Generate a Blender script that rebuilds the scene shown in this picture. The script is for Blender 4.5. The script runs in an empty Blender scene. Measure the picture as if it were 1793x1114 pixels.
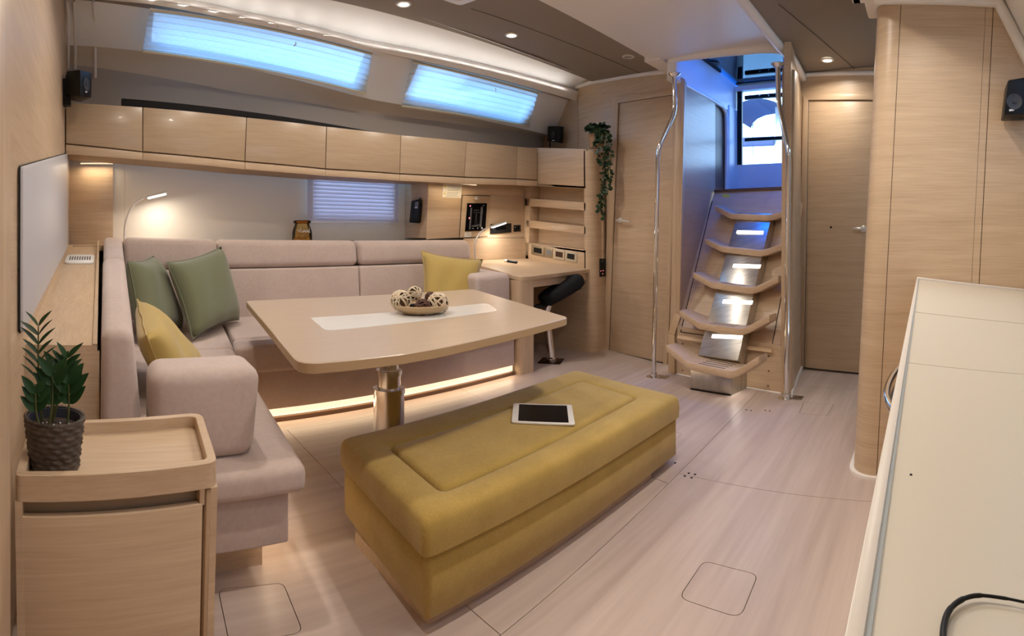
import bpy, bmesh, math, random
from mathutils import Vector, Matrix
random.seed(7)
S = bpy.context.scene
COL = S.collection
PI = math.pi

# ------------------------------------------------------------------ camera
# the photograph is a phone panorama: a cylinder of 920 px radius, the lens 1.1 m above the cabin sole
F, XV, Y0, HC = 920.0, 1620.0, 413.0, 1.1
cd = bpy.data.cameras.new('camera')
cd.type = 'PANO'
cd.panorama_type = 'CENTRAL_CYLINDRICAL'
cd.central_cylindrical_range_u_min = -1793 / 2 / F
cd.central_cylindrical_range_u_max = 1793 / 2 / F
cd.central_cylindrical_range_v_min = -(1114 - Y0) / F
cd.central_cylindrical_range_v_max = Y0 / F
cd.central_cylindrical_radius = 1.0
cd.clip_start = 0.01
cam = bpy.data.objects.new('camera', cd)
COL.objects.link(cam)
cam.location = (0, 0, HC)
cam.rotation_euler = (PI / 2, 0, (XV - 896.5) / F - PI / 2)
S.camera = cam

# ------------------------------------------------------------------ colour management, world
S.view_settings.view_transform = 'Standard'
S.view_settings.look = 'None'
S.view_settings.gamma = 1
S.view_settings.use_curve_mapping = False
S.view_settings.exposure = 0.0
W = bpy.data.worlds.new('sky')
S.world = W
W.use_nodes = True
nt = W.node_tree
bg = nt.nodes['Background']
tc = nt.nodes.new('ShaderNodeTexCoord')
sep = nt.nodes.new('ShaderNodeSeparateXYZ')
rmp = nt.nodes.new('ShaderNodeValToRGB')
nt.links.new(tc.outputs['Generated'], sep.inputs[0])
nt.links.new(sep.outputs['Z'], rmp.inputs[0])
rmp.color_ramp.elements[0].position = 0.0
rmp.color_ramp.elements[0].color = (0.52, 0.74, 1.0, 1)
rmp.color_ramp.elements[1].position = 0.75
rmp.color_ramp.elements[1].color = (0.13, 0.44, 1.0, 1)
nt.links.new(rmp.outputs[0], bg.inputs['Color'])
bg.inputs['Strength'].default_value = 7.0

WARM = (1.0, 0.90, 0.79)

def area(loc, size, power, rot=(0, 0, 0), color=WARM, sy=None, spread=PI, shape='DISK'):
    l = bpy.data.lights.new('lamp_light', 'AREA')
    l.energy = power
    l.color = color
    l.size = size
    l.shape = shape
    if sy:
        l.shape = 'RECTANGLE'
        l.size_y = sy
    l.spread = spread
    o = bpy.data.objects.new('lamp_light', l)
    o.location = loc
    o.rotation_euler = rot
    COL.objects.link(o)
    return o

ZTS = 2.18
# ------------------------------------------------------------------ geometry helpers
def ray(x, y):
    t = (XV - x) / F
    return Vector((math.cos(t), math.sin(t), (Y0 - y) / F))

def at(x, y, X=None, Y=None, Z=None, D=None, pl=None):
    """point of the place seen at (x, y) of the photograph on a known plane"""
    r = ray(x, y)
    if X is not None: k = X / r.x
    elif Y is not None: k = Y / r.y
    elif Z is not None: k = (Z - HC) / r.z
    elif D is not None: k = D
    else:
        p, n = pl
        k = (p - Vector((0, 0, HC))).dot(n) / r.dot(n)
    return Vector((0, 0, HC)) + r * k

V = Vector
ORG = {}

def B(): return bmesh.new()

def hexa(bm, b, t):
    vs = [bm.verts.new(p) for p in list(b) + list(t)]
    for f in ((3, 2, 1, 0), (4, 5, 6, 7), (0, 1, 5, 4), (1, 2, 6, 5), (2, 3, 7, 6), (3, 0, 4, 7)):
        bm.faces.new([vs[i] for i in f])
    return vs

def box(bm, x0, x1, y0, y1, z0, z1):
    return hexa(bm, [(x0, y0, z0), (x1, y0, z0), (x1, y1, z0), (x0, y1, z0)],
                [(x0, y0, z1), (x1, y0, z1), (x1, y1, z1), (x0, y1, z1)])

def prism(bm, pts, vec):
    vec = V(vec)
    a = [bm.verts.new(p) for p in pts]
    b = [bm.verts.new(V(p) + vec) for p in pts]
    n = len(a)
    bm.faces.new(a)
    bm.faces.new(b[::-1])
    for i in range(n):
        bm.faces.new([a[i], b[i], b[(i + 1) % n], a[(i + 1) % n]])
    return a + b

def loops(bm, ls, cap0=True, cap1=True):
    rows = [[bm.verts.new(p) for p in l] for l in ls]
    n = len(rows[0])
    for a, b in zip(rows, rows[1:]):
        for i in range(n):
            bm.faces.new([a[i], a[(i + 1) % n], b[(i + 1) % n], b[i]])
    if cap0: bm.faces.new(rows[0][::-1])
    if cap1: bm.faces.new(rows[-1])

def rrect(c, r, n=5):
    """rounded polygon: corners c (Vectors, planar), radius r"""
    out = []
    m = len(c)
    for i in range(m):
        p, q, s = V(c[i - 1]), V(c[i]), V(c[(i + 1) % m])
        u, w = (p - q).normalized(), (s - q).normalized()
        ri = r[i] if isinstance(r, (list, tuple)) else r
        ang = u.angle(w)
        d = min(ri / math.tan(ang / 2), 0.49 * (p - q).length, 0.49 * (s - q).length)
        a, b = q + u * d, q + w * d
        for k in range(n + 1):
            t = k / n
            out.append(a * (1 - t) ** 2 + q * 2 * t * (1 - t) + b * t * t)
    return out

def inset(c, d):
    """move the sides of a horizontal polygon inwards by d"""
    m = len(c)
    out = []
    ar = sum(c[i][0] * c[(i + 1) % m][1] - c[(i + 1) % m][0] * c[i][1] for i in range(m))
    sg = 1 if ar > 0 else -1
    for i in range(m):
        p, q, s = V(c[i - 1]), V(c[i]), V(c[(i + 1) % m])
        e0, e1 = (q - p).to_2d().normalized(), (s - q).to_2d().normalized()
        n0, n1 = V((-e0.y, e0.x)) * sg, V((-e1.y, e1.x)) * sg
        bis = (n0 + n1)
        bis = bis / max(bis.dot(n0), 0.2)
        out.append(V((q.x + bis.x * d, q.y + bis.y * d, q.z)))
    return out

def tube(bm, pts, r, n=10, cap=True, closed=False):
    pts = [V(p) for p in pts]
    m = len(pts)
    rows = []
    up = None
    for i, p in enumerate(pts):
        if closed: t = (pts[(i + 1) % m] - pts[i - 1]).normalized()
        elif i == 0: t = (pts[1] - p).normalized()
        elif i == m - 1: t = (p - pts[i - 1]).normalized()
        else: t = ((pts[i + 1] - p).normalized() + (p - pts[i - 1]).normalized()).normalized()
        if up is None:
            up = t.orthogonal().normalized()
        up = (up - t * up.dot(t))
        up = up.normalized() if up.length > 1e-6 else t.orthogonal().normalized()
        w = t.cross(up)
        ri = r[i] if isinstance(r, (list, tuple)) else r
        rows.append([bm.verts.new(p + (up * math.cos(a) + w * math.sin(a)) * ri) for a in [2 * PI * k / n for k in range(n)]])
    pairs = list(zip(rows, rows[1:]))
    if closed: pairs.append((rows[-1], rows[0]))
    for a, b in pairs:
        for i in range(n):
            bm.faces.new([a[i], a[(i + 1) % n], b[(i + 1) % n], b[i]])
    if cap and not closed:
        bm.faces.new(rows[0][::-1]); bm.faces.new(rows[-1])

def lathe(bm, prof, c=(0, 0, 0), n=32, axis=None, cap0=True, cap1=True):
    c = V(c)
    q = V((0, 0, 1)).rotation_difference(V(axis)).to_matrix() if axis else Matrix.Identity(3)
    ls = [[c + q @ V((r * math.cos(2 * PI * k / n), r * math.sin(2 * PI * k / n), z)) for k in range(n)] for r, z in prof]
    loops(bm, ls, cap0, cap1)

def smooth_path(pts, k=6):
    pts = [V(p) for p in pts]
    out = []
    P = [pts[0] * 2 - pts[1]] + pts + [pts[-1] * 2 - pts[-2]]
    for i in range(1, len(P) - 2):
        for j in range(k):
            t = j / k
            a, b, c, d = P[i - 1], P[i], P[i + 1], P[i + 2]
            out.append(0.5 * ((2 * b) + (c - a) * t + (2 * a - 5 * b + 4 * c - d) * t * t + (3 * b - a - 3 * c + d) * t ** 3))
    out.append(pts[-1])
    return out

def bev(bm, off, seg=2, edges=None):
    bm.normal_update()
    es = edges if edges is not None else [e for e in bm.edges if len(e.link_faces) == 2 and e.calc_face_angle(0) > 0.5]
    bmesh.ops.bevel(bm, geom=es, offset=off, segments=seg, profile=0.5, affect='EDGES', clamp_overlap=True)

def thing(name, label, cat, loc=(0, 0, 0), group=None, kind=None):
    o = bpy.data.objects.new(name, None)
    o.empty_display_size = 0.05
    COL.objects.link(o)
    o.location = loc
    ORG[o.name] = V(loc)
    if label: o['label'] = label
    if cat: o['category'] = cat
    if group: o['group'] = group
    if kind: o['kind'] = kind
    return o

def obj(name, bm, mat, parent=None, ang=35, label=None, kind=None, cat=None, group=None, loc=None):
    bmesh.ops.recalc_face_normals(bm, faces=bm.faces[:])
    me = bpy.data.meshes.new(name)
    org = ORG.get(parent.name, V((0, 0, 0))) if parent else V(loc or (0, 0, 0))
    if org.length > 0: bmesh.ops.translate(bm, verts=bm.verts[:], vec=-org)
    bm.to_mesh(me)
    bm.free()
    for p in me.polygons: p.use_smooth = True
    me.set_sharp_from_angle(angle=math.radians(ang))
    for m in (mat if isinstance(mat, (list, tuple)) else [mat]): me.materials.append(m)
    o = bpy.data.objects.new(name, me)
    COL.objects.link(o)
    ORG[o.name] = org
    if parent: o.parent = parent
    elif loc: o.location = loc
    if label: o['label'] = label
    if kind: o['kind'] = kind
    if cat: o['category'] = cat
    if group: o['group'] = group
    return o

def struct(name, bm, mat, ang=35): return obj(name, bm, mat, None, ang, kind='structure')

def hx(name, b, t, mat, parent=None, r=0, seg=2, **k):
    bm = B(); hexa(bm, b, t)
    if r: bev(bm, r, seg)
    return obj(name, bm, mat, parent, **k)

def bx(name, x0, x1, y0, y1, z0, z1, mat, parent=None, r=0, seg=2, **k):
    bm = B(); box(bm, x0, x1, y0, y1, z0, z1)
    if r: bev(bm, r, seg)
    return obj(name, bm, mat, parent, **k)

def pz(name, pts, vec, mat, parent=None, r=0, seg=2, **k):
    bm = B(); prism(bm, pts, vec)
    if r: bev(bm, r, seg)
    return obj(name, bm, mat, parent, **k)

def bars(pieces, name, mat, parent, **k):
    bm = B()
    for p in pieces: box(bm, *p)
    return obj(name, bm, mat, parent, **k)

def copy_tree(o, parent=None):
    c = o.copy()
    COL.objects.link(c)
    if parent: c.parent = parent
    for ch in list(o.children):
        copy_tree(ch, c)
    return c

# ------------------------------------------------------------------ materials
def mat(name, color, rough=0.5, metal=0.0, spec=0.5, emit=None, estr=0.0, bump=None, trans=0.0, sheen=0.0, coat=0.0):
    m = bpy.data.materials.new(name)
    m.use_nodes = True
    n = m.node_tree
    p = n.nodes['Principled BSDF']
    p.inputs['Base Color'].default_value = (*color, 1)
    p.inputs['Roughness'].default_value = rough
    p.inputs['Metallic'].default_value = metal
    p.inputs['Specular IOR Level'].default_value = spec
    p.inputs['Transmission Weight'].default_value = trans
    p.inputs['Sheen Weight'].default_value = sheen
    p.inputs['Coat Weight'].default_value = coat
    if emit:
        p.inputs['Emission Color'].default_value = (*emit, 1)
        p.inputs['Emission Strength'].default_value = estr
    if bump:
        sc, st, dist = bump
        t = n.nodes.new('ShaderNodeTexCoord')
        nz = n.nodes.new('ShaderNodeTexNoise')
        nz.inputs['Scale'].default_value = sc
        nz.inputs['Detail'].default_value = 3
        bp = n.nodes.new('ShaderNodeBump')
        bp.inputs['Strength'].default_value = st
        bp.inputs['Distance'].default_value = dist
        n.links.new(t.outputs['Object'], nz.inputs['Vector'])
        n.links.new(nz.outputs['Fac'], bp.inputs['Height'])
        n.links.new(bp.outputs['Normal'], p.inputs['Normal'])
    return m

def streaky(name, dark, light, sc, rough=0.4, fine=None, coat=0.0, lo=0.35, hi=0.68, bump=0.0):
    """stretched noise at two scales: veneer grain, laminate planks, brushed steel"""
    m = mat(name, light, rough, coat=coat)
    n = m.node_tree
    p = n.nodes['Principled BSDF']
    t = n.nodes.new('ShaderNodeTexCoord')
    def noise(s, det):
        mp = n.nodes.new('ShaderNodeMapping')
        mp.inputs['Scale'].default_value = s
        nz = n.nodes.new('ShaderNodeTexNoise')
        nz.inputs['Scale'].default_value = 1.0
        nz.inputs['Detail'].default_value = det
        nz.inputs['Roughness'].default_value = 0.6
        n.links.new(t.outputs['Object'], mp.inputs['Vector'])
        n.links.new(mp.outputs['Vector'], nz.inputs['Vector'])
        return nz.outputs['Fac']
    a = noise(sc, 4)
    b = noise(fine or tuple(v * 3.1 for v in sc), 3)
    mx = n.nodes.new('ShaderNodeMix')
    mx.inputs['Factor'].default_value = 0.5
    n.links.new(a, mx.inputs['A']); n.links.new(b, mx.inputs['B'])
    cr = n.nodes.new('ShaderNodeValToRGB')
    cr.color_ramp.elements[0].position = lo
    cr.color_ramp.elements[0].color = (*dark, 1)
    cr.color_ramp.elements[1].position = hi
    cr.color_ramp.elements[1].color = (*light, 1)
    n.links.new(mx.outputs['Result'], cr.inputs['Fac'])
    n.links.new(cr.outputs['Color'], p.inputs['Base Color'])
    if bump:
        bp = n.nodes.new('ShaderNodeBump')
        bp.inputs['Strength'].default_value = bump
        bp.inputs['Distance'].default_value = 0.002
        n.links.new(mx.outputs['Result'], bp.inputs['Height'])
        n.links.new(bp.outputs['Normal'], p.inputs['Normal'])
    return m

OAKD, OAKL = (0.50, 0.355, 0.225), (0.645, 0.485, 0.325)
M = {}
M['oak'] = streaky('oak_veneer', OAKD, OAKL, (1.6, 1.6, 28), 0.38, (5, 5, 150))
M['oak_gloss_shaded'] = streaky('oak_veneer_lacquered_shaded', (0.44, 0.32, 0.205), (0.53, 0.395, 0.265), (1.6, 1.6, 28), 0.3, (5, 5, 150), coat=0.06)  # lacquered oak, darkened to stand in for dimmer light on the lockers
M['oak_x'] = streaky('oak_top', OAKD, OAKL, (1.8, 34, 34), 0.38, (6, 150, 150))
M['oak_y'] = streaky('oak_ledge', OAKD, OAKL, (34, 1.8, 34), 0.42, (150, 6, 150))
M['oak_v'] = streaky('oak_upright', OAKD, OAKL, (40, 40, 1.6), 0.4, (150, 150, 6))
M['oak_plain'] = mat('oak_edge', (0.60, 0.42, 0.25), 0.4)
M['table'] = streaky('table_laminate', (0.50, 0.385, 0.28), (0.545, 0.425, 0.31), (2.5, 30, 30), 0.28, (8, 120, 120))
M['floor'] = streaky('floor_laminate', (0.45, 0.35, 0.30), (0.63, 0.52, 0.455), (0.45, 4.2, 4.2), 0.36, (0.9, 15, 15), lo=0.36, hi=0.64)
M['brown'] = mat('brown_wood', (0.16, 0.085, 0.05), 0.45)
M['cream'] = mat('cream_liner', (0.80, 0.74, 0.63), 0.5)
M['white'] = mat('white_gelcoat', (0.88, 0.87, 0.85), 0.35)
M['whitetrim'] = mat('white_trim', (0.86, 0.82, 0.77), 0.4)
M['beige'] = mat('beige_liner', (0.74, 0.65, 0.54), 0.6)
M['greyband'] = mat('grey_liner', (0.46, 0.41, 0.36), 0.6)
M['headliner'] = mat('grey_headliner', (0.27, 0.225, 0.18), 0.7, bump=(180, 0.2, 0.002))
M['panelwhite'] = mat('white_panel', (0.60, 0.60, 0.63), 0.35)
M['black'] = mat('black_plastic', (0.008, 0.008, 0.009), 0.4, spec=0.25)
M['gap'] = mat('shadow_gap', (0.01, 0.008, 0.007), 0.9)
M['screen'] = mat('black_glass', (0.003, 0.003, 0.004), 0.3, spec=0.05)
M['chrome'] = mat('chrome', (0.80, 0.79, 0.78), 0.08, 1.0)
M['steel'] = streaky('brushed_steel', (0.42, 0.40, 0.37), (0.66, 0.63, 0.58), (40, 3, 3), 0.28, (160, 8, 8))
M['steel'].node_tree.nodes['Principled BSDF'].inputs['Metallic'].default_value = 1.0
M['satin'] = mat('satin_metal', (0.80, 0.78, 0.74), 0.3, 0.55)
M['sofa'] = streaky('taupe_microfibre', (0.50, 0.395, 0.345), (0.58, 0.47, 0.415), (5, 5, 5), 0.88, (60, 60, 60), lo=0.36, hi=0.66, bump=0.04)
M['sofa'].node_tree.nodes['Principled BSDF'].inputs['Sheen Weight'].default_value = 0.25
M['sofa'].node_tree.nodes['Principled BSDF'].inputs['Specular IOR Level'].default_value = 0.2
M['ochre'] = streaky('ochre_corduroy', (0.36, 0.235, 0.05), (0.47, 0.32, 0.085), (7, 7, 7), 0.85, (260, 60, 260), lo=0.36, hi=0.66, bump=0.35)
M['ochre'].node_tree.nodes['Principled BSDF'].inputs['Sheen Weight'].default_value = 0.3
M['ochre'].node_tree.nodes['Principled BSDF'].inputs['Specular IOR Level'].default_value = 0.2
M['mustard'] = mat('mustard_velvet', (0.46, 0.325, 0.095), 0.8, spec=0.2, sheen=0.3, bump=(260, 0.12, 0.001))
M['green'] = mat('sage_velvet', (0.155, 0.165, 0.092), 0.8, spec=0.2, sheen=0.3, bump=(260, 0.12, 0.001))
M['counter'] = mat('cream_worktop', (0.62, 0.56, 0.445), 0.35)
M['fiddle'] = mat('worktop_edge', (0.70, 0.635, 0.55), 0.35)
M['groove'] = mat('grey_groove', (0.33, 0.36, 0.36), 0.4)
M['inlay'] = mat('white_inlay', (0.78, 0.77, 0.73), 0.12, spec=0.6)
M['paper'] = mat('paper', (0.80, 0.76, 0.66), 0.6)
M['ink'] = mat('ink', (0.25, 0.24, 0.22), 0.7)
M['yellow'] = mat('warning_yellow', (0.75, 0.58, 0.04), 0.6)
M['whiteplastic'] = mat('white_plastic', (0.80, 0.78, 0.73), 0.35)
M['led'] = mat('led_diffuser', (1, 0.9, 0.75), 0.5, emit=(1.0, 0.83, 0.57), estr=0.95)
M['ledhot'] = mat('lamp_diffuser', (1, 1, 1), 0.5, emit=(1.0, 0.93, 0.78), estr=6.0)
M['stepled_glint'] = mat('step_led_and_glint', (1, 1, 1), 0.5, emit=(1.0, 0.92, 0.78), estr=2.6)  # strips under the steps, and their painted reflections on the spine
M['redled'] = mat('red_indicator', (0.8, 0.1, 0.1), 0.5, emit=(1.0, 0.25, 0.28), estr=2.0)
M['leaf'] = mat('dark_green_leaf', (0.008, 0.042, 0.008), 0.55, spec=0.3)
M['vine'] = mat('vine_leaf', (0.014, 0.045, 0.016), 0.45)
M['stem'] = mat('green_stem', (0.09, 0.10, 0.03), 0.5)
M['soil'] = mat('potting_soil', (0.035, 0.018, 0.012), 0.9, bump=(90, 1.0, 0.01))
M['basket'] = streaky('woven_basket', (0.035, 0.025, 0.02), (0.13, 0.098, 0.075), (30, 30, 60), 0.7)
M['liner'] = mat('dark_pot_liner', (0.06, 0.065, 0.09), 0.5)
M['wicker'] = mat('pale_wicker', (0.66, 0.54, 0.38), 0.6)
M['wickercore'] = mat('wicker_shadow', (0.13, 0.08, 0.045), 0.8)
M['darkwicker'] = mat('dark_wicker', (0.10, 0.04, 0.022), 0.6)
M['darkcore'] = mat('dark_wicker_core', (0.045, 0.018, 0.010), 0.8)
M['bowl'] = mat('wooden_bowl', (0.50, 0.35, 0.19), 0.35)
M['cookie'] = streaky('cookie', (0.45, 0.26, 0.10), (0.75, 0.52, 0.26), (40, 40, 40), 0.7)
M['blindwhite'] = mat('blind_slat', (0.78, 0.74, 0.72), 0.4)
M['plantpot'] = streaky('wicker_planter', (0.24, 0.14, 0.07), (0.46, 0.30, 0.17), (60, 60, 160), 0.7)
M['lilac'] = mat('canvas', (0.12, 0.11, 0.19), 0.7)
M['dockgrey'] = mat('dock', (0.55, 0.57, 0.60), 0.7)
M['red'] = mat('red_canvas', (0.6, 0.02, 0.05), 0.6)
M['blue'] = mat('blue_sheath', (0.06, 0.16, 0.42), 0.3)

def glassy(name, tint, gloss=0.12, rough=0.03):
    m = bpy.data.materials.new(name); m.use_nodes = True
    n = m.node_tree; n.nodes.clear()
    o = n.nodes.new('ShaderNodeOutputMaterial')
    mx = n.nodes.new('ShaderNodeMixShader')
    tr = n.nodes.new('ShaderNodeBsdfTransparent'); tr.inputs['Color'].default_value = (*tint, 1)
    gl = n.nodes.new('ShaderNodeBsdfGlossy'); gl.inputs['Roughness'].default_value = rough
    fr = n.nodes.new('ShaderNodeFresnel'); fr.inputs['IOR'].default_value = 1.45
    n.links.new(fr.outputs[0], mx.inputs[0])
    n.links.new(tr.outputs[0], mx.inputs[1]); n.links.new(gl.outputs[0], mx.inputs[2])
    n.links.new(mx.outputs[0], o.inputs['Surface'])
    return m
M['pane'] = glassy('clear_pane', (0.93, 0.97, 1.0))
M['hatch'] = glassy('tinted_acrylic', (0.17, 0.58, 1.0))
M['soffit'] = mat('rail_soffit_shade', (0.34, 0.27, 0.21), 0.7)  # the shadow under the rail is put into this dark colour
M['amber'] = glassy('amber_glass', (0.98, 0.86, 0.55))
M['amberdark'] = glassy('amber_glass_thick', (0.80, 0.45, 0.16))

def translucent(name, col, tcol, t=0.55, thru=0.0):
    m = bpy.data.materials.new(name); m.use_nodes = True
    n = m.node_tree; n.nodes.clear()
    o = n.nodes.new('ShaderNodeOutputMaterial')
    mx = n.nodes.new('ShaderNodeMixShader'); mx.inputs[0].default_value = t
    d = n.nodes.new('ShaderNodeBsdfDiffuse'); d.inputs['Color'].default_value = (*col, 1)
    tl = n.nodes.new('ShaderNodeBsdfTranslucent'); tl.inputs['Color'].default_value = (*tcol, 1)
    n.links.new(d.outputs[0], mx.inputs[1]); n.links.new(tl.outputs[0], mx.inputs[2])
    last = mx
    if thru:
        m2 = n.nodes.new('ShaderNodeMixShader'); m2.inputs[0].default_value = thru
        tp = n.nodes.new('ShaderNodeBsdfTransparent')
        n.links.new(mx.outputs[0], m2.inputs[1]); n.links.new(tp.outputs[0], m2.inputs[2]); last = m2
    n.links.new(last.outputs[0], o.inputs['Surface'])
    return m
M['pleat'] = translucent('pleated_fabric', (0.78, 0.72, 0.55), (0.86, 0.94, 1.0), 0.55, 0.08)
M['sheer'] = translucent('sheer_shade', (0.8, 0.8, 0.8), (0.8, 0.85, 0.95), 0.5, 0.3)
M['tableedge'] = mat('table_edge', (0.45, 0.31, 0.17), 0.4)
M['slat'] = translucent('translucent_slat', (0.84, 0.80, 0.80), (0.85, 0.80, 0.88), 0.4)

# ------------------------------------------------------------------ room lamps (downlights, LED strips)
M['step'] = streaky('step_oak', (0.54, 0.38, 0.24), (0.66, 0.49, 0.33), (30, 2, 30), 0.35, (120, 6, 120))
M['gapwood'] = mat('carcass_wood', (0.30, 0.20, 0.12), .6)
M['screengrey'] = mat('grey_display', (0.16, 0.18, 0.19), .3)
M['steelbrown'] = mat('dark_steel', (0.10, 0.075, 0.06), .2, .9)
M['blackfabric'] = mat('black_upholstery', (0.010, 0.010, 0.012), .8, spec=.2)
M['sea'] = mat('harbour_water', (0.05, 0.10, 0.13), .15)
M['bronze'] = mat('bronze_plate', (0.30, 0.235, 0.15), .4, .3)
M['creamplate'] = mat('cream_plate', (0.50, 0.42, 0.30), .4)
M['column'] = mat('satin_chrome', (0.74, 0.72, 0.72), 0.2, 1.0)
M['darkred'] = mat('dark_red_insert', (0.035, 0.006, 0.004), .3)
M['cone'] = mat('speaker_cone', (0.035, 0.035, 0.04), .5)
M['recess'] = mat('recess_wood', (0.36, 0.27, 0.18), .5)
M['brownglass'] = mat('dark_brown_insert', (0.05, 0.02, 0.012), .25)
M['ventdark'] = mat('vent_slot', (0.10, 0.10, 0.10), .7)
M['bluesteel'] = mat('bluish_steel', (0.25, 0.36, 0.55), .12, 1.0)
def zport(Y): return 2.52 + (Y - 2.1) * 0.1146

def downlight(x, y, z, label, tilt=0.0, on=True, power=11.0):
    t = thing('downlight', label, 'light', (x, y, z), 'recessed ceiling downlights')
    bm = B(); lathe(bm, [(0.034, z - 0.001), (0.05, z - 0.001), (0.05, z - 0.006), (0.036, z - 0.010), (0.034, z - 0.006)], (x, y, 0), 28, cap0=False, cap1=False)
    obj('trim_ring', bm, M['satin'], t)
    bm = B(); lathe(bm, [(0.0355, z - 0.0005), (0.0355, z - 0.005)], (x, y, 0), 24)
    obj('diffuser', bm, M['ledhot'] if on else M['glassoff'], t)
    if on:
        area((x, y, z - 0.02), 0.09, power, spread=2.7)
    return t
M['glassoff'] = mat('unlit_lens', (0.35, 0.30, 0.25), 0.3)
downlight(1.86, 2.85, zport(2.85), 'lit round downlight in the grey ceiling nearest the deck hatch', power=9)
downlight(2.76, 2.77, zport(2.77), 'lit round downlight in the grey ceiling above the second window blind', power=9.5)
downlight(3.90, 0.735, 2.43, 'lit round downlight in front of the right-hand cabin door', power=3.5)
downlight(3.55, 2.25, zport(2.25), 'unlit round downlight in the grey ceiling before the left-hand door', on=False)
# unseen downlights added above the frame to raise the cabin's brightness
for x, y, z, lab, pw_ in ((0.75, 2.85, zport(2.85), 'added fill downlight overhead above the sofa corner, out of the picture', 6.5), (0.45, 2.2, zport(2.2), 'added fill downlight overhead above the near armrest, out of the picture', 9),
                  (1.75, 0.75, 2.43, 'added fill downlight overhead above the floor beside the ottoman, out of the picture', 12), (0.6, 0.75, 2.43, 'added fill downlight overhead in front of the side cabinet, out of the picture', 6.5),
                  (1.75, 0.05, ZTS, 'added fill downlight overhead close to the oak pillar, out of the picture', 4.5),
                  (0.6, -0.05, ZTS, 'added fill downlight overhead above the galley worktop, out of the picture', 2.5)):
    downlight(x, y, z, lab, power=pw_)

# ------------------------------------------------------------------ floor
GAPW = 0.0026
floor_root = thing('floor', None, None, (0, 0, 0), kind='structure')
bx('subfloor', -0.6, 5.2, -1.5, 4.4, -0.06, -0.022, M['gap'], floor_root)

def panel(name, outer, holes=(), m=None, parent=None):
    """floor board with cut-outs, 20 mm thick"""
    bm = B()
    es = []
    for lp in [outer] + list(holes):
        vs = [bm.verts.new((p[0], p[1], -0.02)) for p in lp]
        es += [bm.edges.new((vs[i], vs[(i + 1) % len(vs)])) for i in range(len(vs))]
    bmesh.ops.triangle_fill(bm, edges=es, use_beauty=True)
    r = bmesh.ops.extrude_face_region(bm, geom=bm.faces[:])
    bmesh.ops.translate(bm, verts=[v for v in r['geom'] if isinstance(v, bmesh.types.BMVert)], vec=(0, 0, 0.02))
    return obj(name, bm, m or M['floor'], parent or floor_root)

def quad(ps, r=0.03):
    return rrect([at(x, y, Z=0) for x, y in ps], r, 5)
H1 = quad([(1232, 981), (1328, 1006), (1297, 1083), (1188, 1047)], 0.035)
a_, b_, c_ = at(381, 1031, Z=0), at(496, 1020, Z=0), at(532, 1108, Z=0)
H2 = rrect([a_, b_, c_, a_ + (c_ - b_)], 0.03, 5)
H3 = quad([(1407, 704), (1460, 708), (1448, 729), (1399, 724)], 0.02)
H4 = rrect([V((2.33, 1.30, 0)), V((2.62, 1.30, 0)), V((2.62, 1.55, 0)), V((2.33, 1.55, 0))], 0.04, 5)
g = GAPW / 2
def shrink(lp): return [V(p) for p in inset([V(p) for p in lp], GAPW)]
L = lambda X: 1.0 + 0.046 * X            # the long joint right of the ottoman
panel('floor_panel', [(-0.55, -1.45), (2.15 - g, -1.45), (2.17 - g, L(2.17) - g), (-0.55, L(-0.55) - g)], [H1])
panel('floor_panel', [(2.15 + g, -1.45), (3.69 - g, -1.45), (3.74 - g, L(3.74) - g), (2.17 + g, L(2.17) - g)], [H3])
panel('floor_panel', [(3.69 + g, -1.45), (5.15, -1.45), (5.15, L(5.1) - g), (3.74 + g, L(3.74) - g)])
panel('floor_panel', [(-0.55, L(-0.55) + g), (1.0 - g, L(1.0) + g), (1.04 - g, 2.79 - g), (-0.55, 2.79 - g)], [H2])
panel('floor_panel', [(1.0 + g, L(1.0) + g), (2.06 - g, L(2.06) + g), (2.38 - g, 2.79 - g), (1.04 + g, 2.79 - g)])
panel('floor_panel', [(-0.55, 2.79 + g), (2.38 - g, 2.79 + g), (2.45 - g, 4.35), (-0.55, 4.35)])
panel('floor_panel', [(2.06 + g, L(2.06) + g), (5.15, L(5.15) + g), (5.15, 4.35), (2.45 + g, 4.35), (2.38 + g, 2.79)], [H4])
for h in (H1, H2, H3, H4):
    panel('inspection_hatch', shrink(h))
for x, y in ((1206, 829), (1217, 831), (1199, 834), (1211, 837), (1307, 718), (1315, 719), (1340, 719), (1348, 720), (1182, 811)):
    p = at(x, y, Z=0)
    bm = B(); lathe(bm, [(0.006, 0.0), (0.006, 0.0012), (0.003, 0.0016)], (p.x, p.y, 0), 10)
    obj('floor_fixing', bm, M['gap'], floor_root)

# ------------------------------------------------------------------ forward (left) bulkhead
XL = -0.24
wl = thing('wall_left', None, None, (0, 0, 0), kind='structure')
bx('bulkhead_panel', XL - 0.05, XL, -1.5, 4.5, 0, 2.95, M['oak'], wl)
bx('bulkhead_post', XL, -0.172, 0.86, 1.01, 0, 2.6, M['oak_v'], wl, 0.008)
wp = thing('wall_panel', 'tall white rounded panel fixed to the left oak bulkhead above the ledge', 'panel', (XL, 2.6, 1.2))
pp = [at(41, 292, X=XL + 0.018), at(119, 269, X=XL + 0.018), at(119, 432, X=XL + 0.018), at(41, 585, X=XL + 0.018)]
bm = B(); prism(bm, rrect(pp, 0.02), (-0.017, 0, 0)); bev(bm, 0.003)
obj('face_panel', bm, M['panelwhite'], wp)
bm = B(); tube(bm, [p + V((-0.012, 0, 0)) for p in rrect(pp, 0.02)], 0.0035, 6, closed=True)
obj('edge_seal', bm, M['gap'], wp)

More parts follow.
